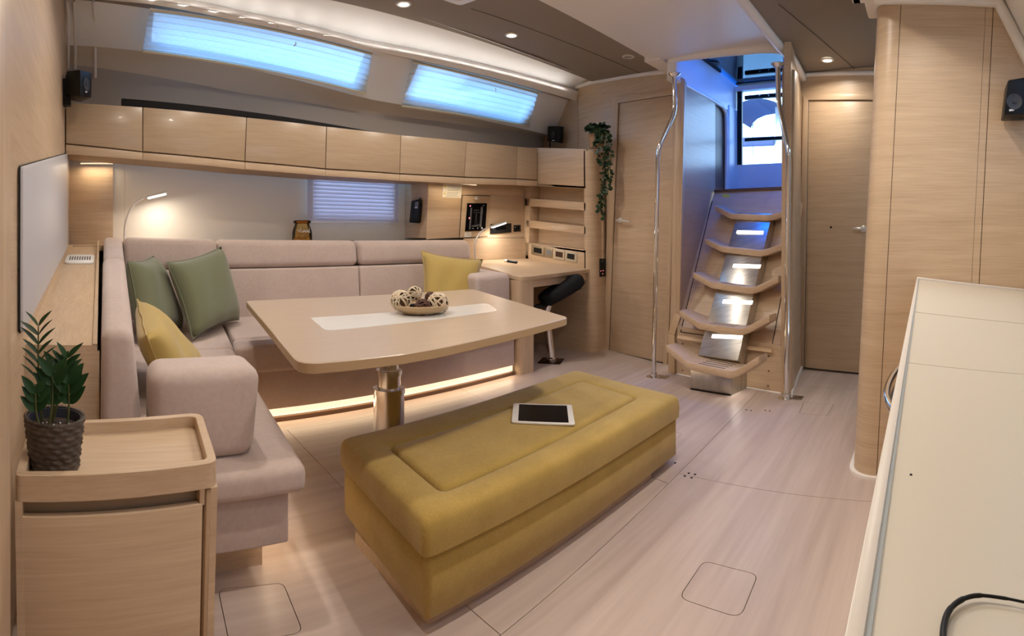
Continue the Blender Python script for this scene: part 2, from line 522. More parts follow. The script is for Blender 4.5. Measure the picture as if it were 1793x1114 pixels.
# ------------------------------------------------------------------ hull side (port) and its liner
YH = 4.15
wh = thing('wall_hull', None, None, (0, 0, 0), kind='structure')
wx0, wx1, wz0, wz1 = 1.77, 2.56, 1.26, 1.66
bx('liner_panel', XL, wx0, YH, YH + 0.04, 0, 2.3, M['cream'], wh)
bx('liner_panel', wx1, 4.6, YH, YH + 0.04, 0, 2.3, M['cream'], wh)
bx('liner_panel', wx0, wx1, YH, YH + 0.04, 0, wz0, M['cream'], wh)
bx('liner_panel', wx0, wx1, YH, YH + 0.04, wz1, 2.3, M['cream'], wh)
xc = at(198, 350, Y=YH - 0.02).x
bx('corner_panel', XL, xc, YH - 0.03, YH - 0.001, 0.9, 1.76, M['oak'], wh, 0.002)
xs = at(218, 350, Y=YH - 0.02).x
bx('liner_joint', xs, xs + 0.006, YH - 0.002, YH + 0.002, 0.9, 1.75, M['beige'], wh)

def edge(pts, Y):
    ps = sorted([at(x, y, Y=Y) for x, y in pts], key=lambda p: p.x)
    def f(X):
        if X <= ps[0].x: a, b = ps[0], ps[1]
        elif X >= ps[-1].x: a, b = ps[-2], ps[-1]
        else:
            for a, b in zip(ps, ps[1:]):
                if a.x <= X <= b.x: break
        t = (X - a.x) / (b.x - a.x)
        t = max(-0.6, min(1.6, t))
        return V((X, Y, a.z + (b.z - a.z) * t))
    return f
e0 = lambda X: V((X, 3.98, 1.90))
e1 = edge([(172, 119), (420, 163), (640, 198), (940, 238)], 3.97)
e2 = edge([(172, 82), (253, 90), (420, 117), (640, 173), (930, 229)], 3.80)
e3 = edge([(172, 3), (258, 15), (651, 90), (977, 170)], 3.52)
e4 = edge([(232, 0), (420, 35), (640, 85), (980, 168)], 3.40)
e5 = edge([(318, 0), (420, 22), (640, 73), (980, 151)], 3.36)
e6 = edge([(590, 0), (719, 35), (865, 82), (960, 116), (1039, 143)], 3.06)
XS = [XL - 0.03 + i * 0.2 for i in range(24)]
def strip(name, fa, fb, m, x0=XL - 0.03, x1=4.62, mid=None, n=5, th=0.03, parent=wh, nx=24):
    bm = B()
    rows = []
    for i in range(nx + 1):
        X = x0 + (x1 - x0) * i / nx
        a, b = fa(X), fb(X)
        row = []
        for j in range(n + 1):
            t = j / n
            p = a.lerp(b, t)
            if mid: p = p + V((0, mid[0], mid[1])) * (4 * t * (1 - t))
            row.append(bm.verts.new(p))
        rows.append(row)
    for r0, r1 in zip(rows, rows[1:]):
        for j in range(n):
            bm.faces.new([r0[j], r1[j], r1[j + 1], r0[j + 1]])
    bm.normal_update()
    r = bmesh.ops.extrude_face_region(bm, geom=bm.faces[:])
    bmesh.ops.translate(bm, verts=[v for v in r['geom'] if isinstance(v, bmesh.types.BMVert)], vec=(0, th * 0.8, th * 0.6))
    return obj(name, bm, m, parent, 50)
strip('shelf_liner', e0, e1, M['greyband'])
strip('fillet_liner', e1, e2, M['beige'], mid=(0.02, 0.012))
# the slope that carries the two long windows: bands below and above, pieces between
lerpf = lambda fa, fb, t: (lambda X: fa(X).lerp(fb(X), t))
wlo, whi = lerpf(e2, e3, 0.14), lerpf(e2, e3, 0.95)
strip('slope_liner', e2, wlo, M['white'], n=1)
strip('slope_liner', whi, e3, M['white'], n=1)
PS = (V((0, 3.80, e2(2.0).z)), V((0, e3(2.0).z - e2(2.0).z, 0.30)).normalized())   # slope plane
def onslope(x, y, off=0.0): return at(x, y, pl=(PS[0] - PS[1] * off, PS[1]))
bl1 = [(262, 17), (650, 95), (641, 161), (250, 86)]
bl2 = [(721, 108), (941, 163), (926, 219), (703, 183)]
w1 = (onslope(266, 50).x, onslope(638, 125).x)
w2 = (onslope(722, 140).x, onslope(928, 190).x)
strip('slope_liner', wlo, whi, M['white'], XL - 0.03, w1[0], n=1, nx=4)
strip('slope_liner', wlo, whi, M['white'], w1[1], w2[0], n=1, nx=4)
strip('slope_liner', wlo, whi, M['white'], w2[1], 4.62, n=1, nx=4)
strip('rail_soffit_shade', e3, lambda X: e4(X) + V((0, .02, .01)), M['soffit'], n=1)
bm = B()
ls = []
for i in range(25):
    X = XL - .03 + 4.62 * i / 24
    a, b = e4(X), e5(X)
    n_ = V((0, -(b - a).z, (b - a).y)).normalized()
    if n_.z > 0: n_ = -n_
    ls.append([a, a + n_ * .028, b + n_ * .028, b, b + V((0, .03, .03)), a + V((0, .03, .03))])
loops(bm, ls); bev(bm, .006, 2); obj('light_rail', bm, M['whitetrim'], wh)
e6b = lambda X: e6(X) + V((0, -.05, .012))
strip('cove_liner', lambda X: e5(X) + V((0, .05, .015)), e6b, M['white'], mid=(0.0, 0.055), n=8)
bm = B(); tube(bm, [e5(.1 + .1 * i) + V((0, -.05, -.054)) for i in range(41)], .006, 6); obj('added_led_profile', bm, M['whitetrim'], wh)  # added fitting for the lights below, which are added to brighten the cove
for k in range(20):
    p_, q_ = e5(.1 + .2 * k), e5(.3 + .2 * k)
    area((p_ + q_) / 2 + V((0, -.05, -.045)), .2, .11, (math.radians(176), 0, 0), (1, .95, .9), sy=.012).rotation_euler = (PI, math.atan2((q_ - p_).z, .2), 0)
for (x, y) in ((291, 7), (486, 46), (640, 78), (745, 102), (852, 130), (935, 153)):
    p = at(x, y, Y=3.352)
    bm = B(); lathe(bm, [(0.009, 0), (0.009, 0.004), (0.005, 0.006)], p, 10, axis=(0, -0.9, -0.35))
    obj('screw_cap', bm, M['satin'], wh)
# white moulded ribs at the forward end
for xa, r in ((119, 0.009), (131, 0.011), (166, 0.011)):
    pts = [at(xa + 1, 128 + (8 if xa > 150 else -8), Y=3.93), at(xa + 1, 90, Y=3.84), at(xa, 40, Y=3.66), at(xa - 2, 2, Y=3.48)]
    bm = B(); tube(bm, smooth_path(pts, 5), r, 10)
    obj('moulded_rib', bm, M['whitetrim'], wh)

for i, (w, bl, lab) in enumerate(((w1, bl1, 'long pleated blind over the left hull window, glowing blue from daylight'),
                                  (w2, bl2, 'shorter pleated blind over the right hull window, glowing blue from daylight'))):
    wn = thing('window_%d' % (i + 1), None, None, (0, 0, 0), kind='structure')
    o = V((0, 0.05, 0.04))
    bm = B(); hexa(bm, [wlo(w[0]) + o, wlo(w[1]) + o, whi(w[1]) + o, whi(w[0]) + o],
                   [p + PS[1] * 0.008 for p in (wlo(w[0]) + o, wlo(w[1]) + o, whi(w[1]) + o, whi(w[0]) + o)])
    obj('pane', bm, M['pane'], wn)
    bm = B()
    for a, b in ((wlo(w[0]), wlo(w[1])), (wlo(w[1]), whi(w[1])), (whi(w[1]), whi(w[0])), (whi(w[0]), wlo(w[0]))):
        tube(bm, [a + o * 0.8, b + o * 0.8], 0.02, 6)
    obj('window_frame', bm, M['whitetrim'], wn)
    q = [onslope(x, y, 0.03) for x, y in bl]                       # TL TR BR BL
    t = thing('pleated_blind', lab, 'blind', (q[0] + q[2]) / 2, 'pleated blinds over the hull windows')
    bm = B(); npl = 7; nn = npl * 2
    rows = []
    for j in range(nn + 1):
        v = j / nn
        a, b = q[0].lerp(q[3], v), q[1].lerp(q[2], v)
        off = PS[1] * (-0.016 if j % 2 else 0.006)
        rows.append([bm.verts.new(a.lerp(b, k / 12) + off) for k in range(13)])
    for r0, r1 in zip(rows, rows[1:]):
        for k in range(12): bm.faces.new([r0[k], r0[k + 1], r1[k + 1], r1[k]])
    obj('pleated_fabric', bm, M['pleat'], t, 15)
    M.setdefault('railcream', mat('blind_rail', (0.74, 0.66, 0.46), 0.5))
    bm = B(); prism(bm, [q[3], q[2], q[2] - PS[1] * 0.02, q[3] - PS[1] * 0.02], (q[3] - q[0]).normalized() * 0.014)
    obj('bottom_rail', bm, M['railcream'], t)
    bm = B(); prism(bm, [q[0], q[1], q[1] - PS[1] * 0.02, q[0] - PS[1] * 0.02], (q[0] - q[3]).normalized() * 0.012)
    obj('head_rail', bm, M['railcream'], t)
    hk = q[0].lerp(q[1], 0.62).lerp(q[3].lerp(q[2], 0.62), 0.14) - PS[1] * 0.02
    bm = B(); tube(bm, [hk, hk + V((0.0, -0.01, -0.02)), hk + V((-0.02, -0.015, -0.035))], 0.004, 6)
    obj('pull_tab', bm, M['whiteplastic'], t)
# side deck outside the windows, added to shade the lower part of the blinds
bx('added_side_deck', -1.0, 6.0, 4.25, 5.3, 2.15, 2.2, M['dockgrey'], None, kind='structure')

# low hull window with its venetian blind
wn = thing('window_3', None, None, (0, 0, 0), kind='structure')
bx('pane', wx0, wx1, YH + 0.012, YH + 0.02, wz0, wz1, M['pane'], wn)
bars([(wx0 - .02, wx0, YH - .004, YH + .03, wz0 - .02, wz1 + .02), (wx1, wx1 + .02, YH - .004, YH + .03, wz0 - .02, wz1 + .02),
      (wx0, wx1, YH - .004, YH + .03, wz0 - .02, wz0), (wx0, wx1, YH - .004, YH + .03, wz1, wz1 + .02)], 'window_frame', M['white'], wn)
YB = YH - 0.05
vtl, vtr = at(538, 304, Y=YB), at(697, 314, Y=YB)
vbl, vbr = at(538, 384, Y=YB), at(697, 384, Y=YB)
vb = thing('venetian_blind', 'white venetian blind hanging over the low window behind the sofa', 'blind', (vtl + vbr) / 2)
NS = 13
sx0, sx1 = vtl.x, vtr.x
zt, zb = 1.66, 1.232
me = None
for i in range(NS):
    z = zt - (zt - zb) * (i + 0.5) / NS
    if me is None:
        bm = B(); hexa(bm, [(sx0, YB - 0.010, -0.021), (sx1, YB - 0.010, -0.021), (sx1, YB - 0.007, -0.021), (sx0, YB - 0.007, -0.021)],
                       [(sx0, YB + 0.007, 0.019), (sx1, YB + 0.007, 0.019), (sx1, YB + 0.010, 0.019), (sx0, YB + 0.010, 0.019)])
        s0 = obj('slat', bm, M['slat'], vb); s0.location.z = z
        me = s0
    else:
        c = me.copy(); COL.objects.link(c); c.location.z = z
for o in [o for o in COL.objects if o.name.startswith('slat')]: o.location.z += 0
bx('bottom_rail', sx0 + 0.03, sx1 - 0.02, YB - 0.018, YB + 0.012, zb - 0.028, zb - 0.012, M['blindwhite'], vb, 0.003)
bx('head_rail', sx0, sx1, YB - 0.02, YB + 0.02, zt, zt + 0.03, M['blindwhite'], vb)
for fx in (0.05, 0.95):
    xx = sx0 + (sx1 - sx0) * fx
    bm = B(); tube(bm, [(xx, YB - 0.014, zt), (xx, YB - 0.014, zb - 0.02)], 0.0015, 5)
    obj('ladder_cord', bm, M['whiteplastic'], vb)

# ------------------------------------------------------------------ aft bulkheads
A0 = V((4.18, 2.88, 0)); DA = (V((3.99, 2.19, 0)) - A0).normalized(); NA = V((DA.y, -DA.x, 0))
if NA.x > 0: NA = -NA
PA = (A0, NA)
def aft(x, y, off=0.0): return at(x, y, pl=(A0 + NA * off, NA))
wa = thing('wall_aft', None, None, (0, 0, 0), kind='structure')
c0, c1 = A0 - DA * 1.75, A0 + DA * 0.93
pz('bulkhead_panel', [c0, c1, c1 + V((0, 0, 2.75)), c0 + V((0, 0, 2.75))], -NA * 0.04, M['oak'], wa)
j0 = aft(1012, 262); j1 = aft(1012, 158)
pz('panel_joint', [j0, j0 + DA * 0.004, j1 + DA * 0.004, j1], NA * 0.001, M['brown'], wa)

def aft_door(n, slab, frame_out, plfun, handle, hmat, extra=None):
    """slab, frame_out: corners TL TR BR BL on the bulkhead, in photograph pixels"""
    d = thing('door_%d' % n, None, None, (0, 0, 0), kind='structure')
    s = [plfun(x, y, 0.006) for x, y in slab]
    nn = (plfun(800, 400, 1.0) - plfun(800, 400, 0.0))
    nrm = NA if n == 1 else NB
    pz('door_leaf', s, -nrm * 0.02, M['oak'], d, 0.002)
    fo = [plfun(x, y, 0.0) for x, y in frame_out]
    fi = [p.copy() for p in s]
    for a, b in ((3, 0), (0, 1), (1, 2)):
        if fo[a] is None: continue
        if (fo[a] - fi[a]).length < 0.004 and (fo[b] - fi[b]).length < 0.02: continue
        q = [fo[a], fo[b], fi[b], fi[a]]
        pz('door_frame', q, nrm * 0.016, M['oak_v'] if a != 0 else M['oak'], d, 0.002)
    # dark shadow line round the leaf
    bm = B()
    tube(bm, [s[3] + nrm * 0.001, s[0] + nrm * 0.001, s[1] + nrm * 0.001, s[2] + nrm * 0.001], 0.0035, 4)
    tube(bm, [s[3] + nrm * 0.001 + V((0, 0, 0.004)), s[2] + nrm * 0.001 + V((0, 0, 0.004))], 0.006, 4)
    obj('door_gap', bm, M['gap'], d)
    hp, ht = handle
    h = thing_part('door_handle', d)
    p = plfun(*hp, 0.006)
    bm = B(); lathe(bm, [(0.027, 0), (0.027, 0.008), (0.022, 0.012)], p, 18, axis=nrm)
    tube(bm, [p, p + nrm * 0.045], 0.010, 10)
    q = plfun(*ht, 0.05)
    tube(bm, smooth_path([p + nrm * 0.045, p.lerp(q, 0.4) + nrm * 0.035 + V((0, 0, 0.002)), q], 4), [0.012] + [0.013] * 6 + [0.008] * 2, 10)
    obj('door_handle', bm, M['satin'], d)
    return d
def thing_part(a, b): return None

aft_door(1, [(1084, 181), (1183, 166), (1163, 637), (1067, 615)], [(1074, 171), (1190, 155), (1170, 640), (1056, 614)], aft, ((1086, 386), (1103, 388)), None)
# starboard cabin door, beyond the passage
B0 = V((4.226, 1.079, 0)); DB = (V((4.144, 0.557, 0)) - B0).normalized(); NB = V((DB.y, -DB.x, 0))
if NB.x > 0: NB = -NB
def aft2(x, y, off=0.0): return at(x, y, pl=(B0 + NB * off, NB))
ws = thing('wall_aft_starboard', None, None, (0, 0, 0), kind='structure')
c0, c1 = B0 - DB * 0.1, B0 + DB * 1.9
pz('bulkhead_panel', [c0, c1, c1 + V((0, 0, 2.6)), c0 + V((0, 0, 2.6))], -NB * 0.04, M['oak'], ws)
d2 = aft_door(2, [(1416, 176), (1560, 176), (1530, 657), (1408, 645)], [(1408, 166), (1570, 166), (1540, 660), (1396, 645)], aft2, ((1512, 401), (1494, 401)), None)
p = aft2(1455, 398, 0.006)
bm = B(); lathe(bm, [(0.009, 0), (0.009, 0.003)], p, 12, axis=NB)
obj('lock_hole', bm, M['gap'], d2)

# passage wall between the companionway and the starboard door
Y2 = 0.90
pw = thing('wall_passage', None, None, (0, 0, 0), kind='structure')
hx('side_panel', [(3.50, .914, 0), (4.25, 1.018, 0), (4.25, 1.07, 0), (3.50, .964, 0)], [(3.50, .914, 2.5), (4.25, 1.018, 2.5), (4.25, 1.07, 2.5), (3.50, .964, 2.5)], M['oak'], pw)
hx('base_trim', [(3.50, .90, 0), (4.24, 1.004, 0), (4.24, 1.016, 0), (3.50, .913, 0)], [(3.50, .90, .03), (4.24, 1.004, .03), (4.24, 1.016, .03), (3.50, .913, .03)], M['whitetrim'], pw)

# ------------------------------------------------------------------ pillar bulkhead on the right
wr = thing('wall_pillar', None, None, (0, 0, 0), kind='structure')
ZT = 2.16
def lean(pts, sh=0.052):
    return [V((p[0], p[1] - sh * p[2], p[2])) for p in pts]
def upright(bm, plan, z0, z1):
    loops(bm, [lean([(x, y, z0) for x, y in plan]), lean([(x, y, z1) for x, y in plan])])
XP = 2.37
cx_, cy_, r_ = 2.48, 0.228, 0.11
arc = [(cx_ - r_ * math.cos(a), cy_ + r_ * math.sin(a)) for a in [i / 10 * PI / 2 for i in range(11)]]
ya = 0.222; yb = at(1683, 800, X=XP).y; yc = at(1696, 800, X=XP).y
bm = B(); upright(bm, [(XP, ya)] + arc + [(3.2, 0.338), (3.2, ya)], 0, ZT); obj('corner_panel', bm, M['oak'], wr, 60)
for y1, y0_ in ((ya - 0.003, yb), (yb - 0.0015, yc), (yc - 0.0035, -1.6)):
    bm = B(); upright(bm, [(XP, y1), (XP, y0_), (XP + 0.02, y0_), (XP + 0.02, y1)][::-1], 0, ZT); obj('face_panel', bm, M['oak'], wr)
bm = B(); upright(bm, [(XP + 0.012, ya + 0.01), (XP + 0.012, -1.7), (XP + 0.06, -1.7), (XP + 0.06, ya + 0.01)][::-1], 0, ZT); obj('backing', bm, M['brown'], wr)
arc2 = [(cx_ - (r_ + 0.02) * math.cos(a), cy_ + (r_ + 0.02) * math.sin(a)) for a in [i / 10 * PI / 2 for i in range(11)]]
bm = B(); loops(bm, [[(x, y, 0.0) for x, y in [(XP - 0.02, -0.2)] + arc2 + [(2.9, 0.358), (2.9, -0.2)]], [(x, y, 0.012) for x, y in [(XP - 0.016, -0.2)] + arc2 + [(2.9, 0.356), (2.9, -0.2)]]])
struct('baseboard_pillar', bm, M['whitetrim'])

# ------------------------------------------------------------------ ceiling
cl = thing('ceiling', None, None, (0, 0, 0), kind='structure')
y2_ = 2.10
pz('port_headliner', [(-0.35, y2_, zport(y2_)), (4.25, y2_, zport(y2_)), (4.45, 3.10, zport(3.10) + 0.002), (-0.35, 3.10, zport(3.10) + 0.002)], (0, 0, 0.05), M['headliner'], cl)
bx('deck_underside', -0.6, 3.6, -1.75, 3.35, 2.76, 2.8, M['white'], cl)
bx('deck_underside', 3.6, 5.3, 2.0, 3.35, 2.74, 2.8, M['white'], cl)
bx('deck_underside', 3.6, 5.3, -1.75, 0.94, 2.74, 2.8, M['white'], cl)
def seam(p, q, w=0.004):
    d = (V(q) - V(p)).normalized(); s = V((-d.y, d.x, 0)) * w / 2
    bm = B(); prism(bm, [V(p) - s, V(q) - s, V(q) + s, V(p) + s], (0, 0, -0.0012))
    obj('panel_joint', bm, M['gap'], cl)
seam(at(825, 15, Z=zport(2.55) - .0005), (4.1, 2.42, zport(2.42) - 0.0005))
YC0, YC1, ZC = 1.02, 2.10, 2.525
XO = 3.68
bm = B(); box(bm, -0.35, XO, YC0, YC1, ZC - 0.03, ZC + 0.05); bev(bm, 0.02, 3); obj('coachroof_liner', bm, M['whitetrim'], cl)
pz('starboard_headliner', [(-0.35, 0.3, 2.43), (4.3, 0.3, 2.43), (4.3, YC0 + 0.02, 2.44), (-0.35, YC0 + 0.02, 2.44)], (0, 0, 0.05), M['headliner'], cl)
bx('headliner_extension', 2.3, 4.3, -0.9, 0.31, 2.43, 2.48, M['headliner'], cl)
seam((2.9, 0.83, 2.4295), (4.15, 0.56, 2.4295))
# moulded lip round the companionway opening
lip = [V((4.9, 1.95, 2.475)), V((3.70, 1.99, 2.475)), V((3.66, 1.02, 2.425)), V((4.9, 1.0, 2.425))]
bm = B(); tube(bm, [p + V((0, 0, 0.045)) for p in rrect([lip[0], lip[1], lip[2], lip[3]], [0.01, 0.14, 0.14, 0.01], 6)], 0.042, 10)
obj('opening_lip', bm, M['whitetrim'], cl, 60)
bx('opening_header', 3.58, 3.66, 1.0, 2.0, 2.50, 2.72, M['white'], cl)
bx('lip_filler', 3.6, 4.3, 1.99, 2.13, 2.485, 2.56, M['whitetrim'], cl)
bm = B(); tube(bm, smooth_path([(2.6, YC0 - 0.005, 2.45), (3.4, YC0 - 0.01, 2.43), (3.75, 0.97, 2.40), (4.22, 1.0, 2.40)], 4), 0.035, 8)
obj('lip_return', bm, M['whitetrim'], cl, 60)
# white quarter-round where the ceiling meets the bulkheads
bm = B(); tube(bm, [aft(1175, 124, 0.01), aft(1140, 128, 0.01), aft(1090, 135, 0.01), aft(1039, 144, 0.01), aft(985, 160, 0.01), aft(957, 212, 0.012), aft(941, 246, 0.012)], 0.022, 8)
struct('trim_1', bm, M['whitetrim'], 60)
bm = B(); tube(bm, [aft2(1405, 131, 0.01), aft2(1560, 128, 0.01)], 0.018, 8)
struct('trim_2', bm, M['whitetrim'], 60)
# lower side-deck soffit over the galley and the sloping starboard side with its window
bx('galley_soffit', -0.35, 2.42, -0.42, 0.33, ZT + 0.02, ZT + 0.08, M['white'], cl)
bx('soffit_fascia', -0.35, 2.42, 0.30, 0.335, ZT + 0.02, 2.45, M['white'], cl)
bm = B(); tube(bm, [(XP - 0.01, 0.23, ZT + 0.012), (XP - 0.01, -0.33, ZT + 0.0), (XP - 0.01, -0.47, 1.9), (XP - 0.01, -0.98, 0.92)], 0.03, 8)
struct('trim_3', bm, M['whitetrim'], 60)
bm = B(); box(bm, XP - 0.06, XP + 0.2, 0.10, 0.28, ZT + 0.004, ZT + 0.03); bev(bm, 0.012, 3); struct('trim_4', bm, M['whitetrim'])
st = thing('wall_starboard', None, None, (0, 0, 0), kind='structure')
sp = lambda t: V((0, -0.36 - 0.66 * t, 2.16 - 1.25 * t))
def sslab(name, x0, x1, t0, t1, m, parent, off=0.0, th=0.03):
    n = V((0, -1.25, 0.66)).normalized() if False else V((0, -0.884, -0.467)) * -1
    n = V((0, 0.884, -0.467)) * -1           # outward
    a = [V((x0, 0, 0)) + sp(t0), V((x1, 0, 0)) + sp(t0), V((x1, 0, 0)) + sp(t1), V((x0, 0, 0)) + sp(t1)]
    return pz(name, [p + n * off for p in a], n * th, m, parent)
sslab('side_liner', -0.35, 2.45, -0.08, 0.14, M['white'], st)
sslab('side_liner', -0.35, 2.45, 0.50, 1.1, M['white'], st)
sslab('side_liner', -0.35, 0.7, 0.14, 0.50, M['white'], st)
sslab('side_liner', 2.15, 2.45, 0.14, 0.50, M['white'], st)
w4 = thing('window_4', None, None, (0, 0, 0), kind='structure')
sslab('pane', 0.7, 2.15, 0.14, 0.50, M['pane'], w4, 0.012, 0.008)
bm = B(); bm.faces.new([bm.verts.new(V((x, 0, 0)) + sp(t) + V((0, .02, .0))) for x, t in ((.66, .12), (2.19, .12), (2.19, .52), (.66, .52))]); obj('window_shade', bm, M['sheer'], w4)
bx('lower_side', -0.35, 2.45, -1.1, -1.04, -0.02, 1.0, M['white'], st)
# closing pieces aft and outboard, all inside the hull
bx('outer_side', 2.40, 5.3, -1.75, -1.70, 0, 2.6, M['white'], st)
bx('aft_closure', 5.25, 5.3, -1.75, 0.95, 0, 2.6, M['white'], st)
# ------------------------------------------------------------------ companionway recess
co = thing('wall_companionway', None, None, (0, 0, 0), kind='structure')
YP, YS = 1.90, 1.02
bx('side_panel', 3.80, 4.50, YP, YP + 0.04, 0.3, 2.33, M['oak_gloss_shaded'], co)
bx('recess_panel', 4.50, 4.82, YP + 0.03, YP + 0.05, 1.2, 2.36, M['brown'], co)
bx('starboard_side', 4.26, 5.1, YS, YS + .05, 0.3, 2.45, M['white'], co)
# white coaming above the panels and the moulded frame at the aft end
bx('coaming', 3.70, 5.1, YP + 0.0, YP + 0.08, 2.34, 2.72, M['white'], co)
bx('coaming', 3.70, 5.1, YS - 0.08, YS - 0.001, 2.45, 2.72, M['white'], co)
bm = B(); box(bm, 4.82, 5.12, YP - 0.01, YP + 0.07, 1.45, 2.4); bev(bm, 0.02, 3); obj('moulded_frame', bm, M['white'], co)
bm = B(); tube(bm, smooth_path([(4.80, YP + 0.01, 1.5), (4.80, YP + 0.01, 2.2), (4.74, YP + 0.01, 2.33), (4.55, YP + 0.01, 2.35), (3.75, YP + 0.01, 2.34)], 5), 0.018, 8)
obj('frame_edge', bm, M['white'], co, 60)
XD = 5.06
zs = at(1330, 287, X=XD).z
bx('door_sill', XD, XD + 0.06, 0.9, 2.0, 1.45, zs, M['white'], co)
dw = thing('door_3', None, None, (0, 0, 0), kind='structure')
yd = at(1291, 250, X=XD).y
zt_ = at(1330, 157, X=XD).z
bx('pane', XD + 0.02, XD + 0.028, YS, yd, zs, zt_, M['pane'], dw)
bx('stile', XD - 0.005, XD + 0.03, at(1299, 250, X=XD).y, yd, zs, zt_, M['black'], dw)
for y, h in ((168, 7), (243, 6)):
    z = at(1340, y, X=XD).z
    bx('rail', XD - 0.01, XD + 0.03, YS, at(1304, 250, X=XD).y, z - h * .0028, z + h * .0028, M['black'], dw, 0.004)
bx('head_bar', XD - 0.03, XD + 0.05, 0.9, 2.0, zt_, zt_ + 0.045, M['white'], co)
for x in (1330, 1346):
    p = at(x, 167, X=XD - 0.012); bm = B(); lathe(bm, [(0.008, 0), (0.008, 0.004)], p, 10, axis=(-1, 0, 0)); obj('bolt', bm, M['satin'], dw)
w5 = thing('window_5', None, None, (0, 0, 0), kind='structure')
pz('pane', [(3.66, 0.98, 2.68), (5.1, 0.98, 2.64), (5.1, 1.95, 2.64), (3.66, 1.95, 2.68)], (0, 0, 0.012), M['hatch'], w5)
yb1, yb2 = at(1293, 120, Z=2.65).y, at(1302, 120, Z=2.65).y
ybm = 1.42
pz('hatch_bar', [at(1290, 148, Z=2.648), at(1301, 148, Z=2.648), at(1301, 96, Z=2.66), at(1291, 96, Z=2.66)], (0, 0, 0.012), M['black'], w5)
bx('hatch_bar', 4.98, 5.08, YS, 1.88, 2.635, 2.645, M['black'], w5)
bm = B(); prism(bm, [(3.8, 1.86, 2.645), (4.6, 1.88, 2.645), (4.6, 1.905, 2.645), (3.8, 1.905, 2.645)], (0, 0, 0.02)); obj('hatch_seal', bm, M['gap'], w5)
hp_ = at(1262, 112, Z=2.646)
bm = B(); lathe(bm, [(0.07, 0.0), (0.065, -0.004), (0.0655, -0.008)], (hp_.x, hp_.y + .08, 2.66), 24); obj('hatch_recess', bm, M['black'], w5)

# front posts of the companionway
po = thing('trim_5', None, None, (0, 0, 0), kind='structure')
q = [at(1171, 652, Z=0), at(1188, 655, Z=0)]
topl, topr = at(1184, 131, X=3.78), at(1199, 138, X=3.78)
hx('post', [q[0], q[1], q[1] + V((0.1, 0.03, 0)), q[0] + V((0.1, 0.03, 0))], [topl, topr, topr + V((0.1, 0.03, 0)), topl + V((0.1, 0.03, 0))], M['oak_v'], po, 0.006)
q0, q1 = at(1367, 690, Z=0), at(1385, 692, Z=0)
t0, t1 = at(1369, 118, X=3.55), at(1392, 122, X=3.55)
hx('post', [q1, q1 + V((0.1, 0.0, 0)), q0 + V((0.1, 0, 0)), q0], [t1, t1 + V((0.1, 0, 0)), t0 + V((0.1, 0, 0)), t0], M['oak_v'], po, 0.006)

# ------------------------------------------------------------------ companionway stairs
stairs = thing('companionway_stairs', 'oak companionway steps with upturned ends on a lit steel spine', 'stairs', (3.7, 1.45, 0))
bl, br = at(1186, 656, Z=0), at(1368, 690, Z=0)
u = (bl - br).normalized()
nfr = V((-u.y, u.x, 0))
if nfr.x > 0: nfr = -nfr
SBL, SBR, STR, STL = V((3.74, 1.965, .385)), V((3.535, 1.00, .335)), V((4.28, 1.00, 1.505)), V((4.45, 1.885, 1.51))
hx('base_board', [bl, br, br - nfr * .03, bl - nfr * .03], [V((bl.x, bl.y, SBL.z)), V((br.x, br.y, SBR.z)), V((br.x, br.y, SBR.z)) - nfr * .03, V((bl.x, bl.y, SBL.z)) - nfr * .03], M['oak'], stairs)
bm = B(); tube(bm, [bl + nfr * .006 + V((0, 0, .006)), br + nfr * .006 + V((0, 0, .006))], 0.007, 6); obj('base_bead', bm, M['whitetrim'], stairs)
nsl = (SBR - SBL).cross(STL - SBL).normalized()
if nsl.x > 0: nsl = -nsl
pz('sloped_board', [SBL, SBR, STR, STL], -nsl * 0.02, M['oak'], stairs)
P_SL = (SBL, nsl)
def onsl(x, y, o=0.0): return at(x, y, pl=(SBL + nsl * o, nsl))
ap = [onsl(1192, 581, .001), onsl(1352, 604, .001), onsl(1372, 500, .001), onsl(1372, 360, .001), onsl(1247, 352, .001)]
bm = B()
tube(bm, [ap[4], ap[0], ap[1], ap[2], ap[3]], 0.0045, 4); obj('access_gap', bm, M['gap'], stairs)
pz('sill_strip', [onsl(1188, 588, .0), onsl(1352, 612, .0), onsl(1352, 619, .0), onsl(1186, 594, .0)], nsl * 0.012, M['oak_plain'], stairs, 0.003)
hx('top_ledge', [STL + V((-.02, .0, -.01)), STR + V((-.02, 0, -.01)), V((5.1, 1.0, 1.50)), V((5.1, 1.90, 1.50))], [STL + V((-.02, .0, .012)), STR + V((-.02, 0, .012)), V((5.1, 1.0, 1.522)), V((5.1, 1.90, 1.522))], M['brown'], stairs)
stk = [onsl(1265, 340, .001), onsl(1277, 341, .001), onsl(1277, 346, .001), onsl(1265, 345, .001)]
pz('sticker', stk, nsl * .0006, M['yellow'], stairs)
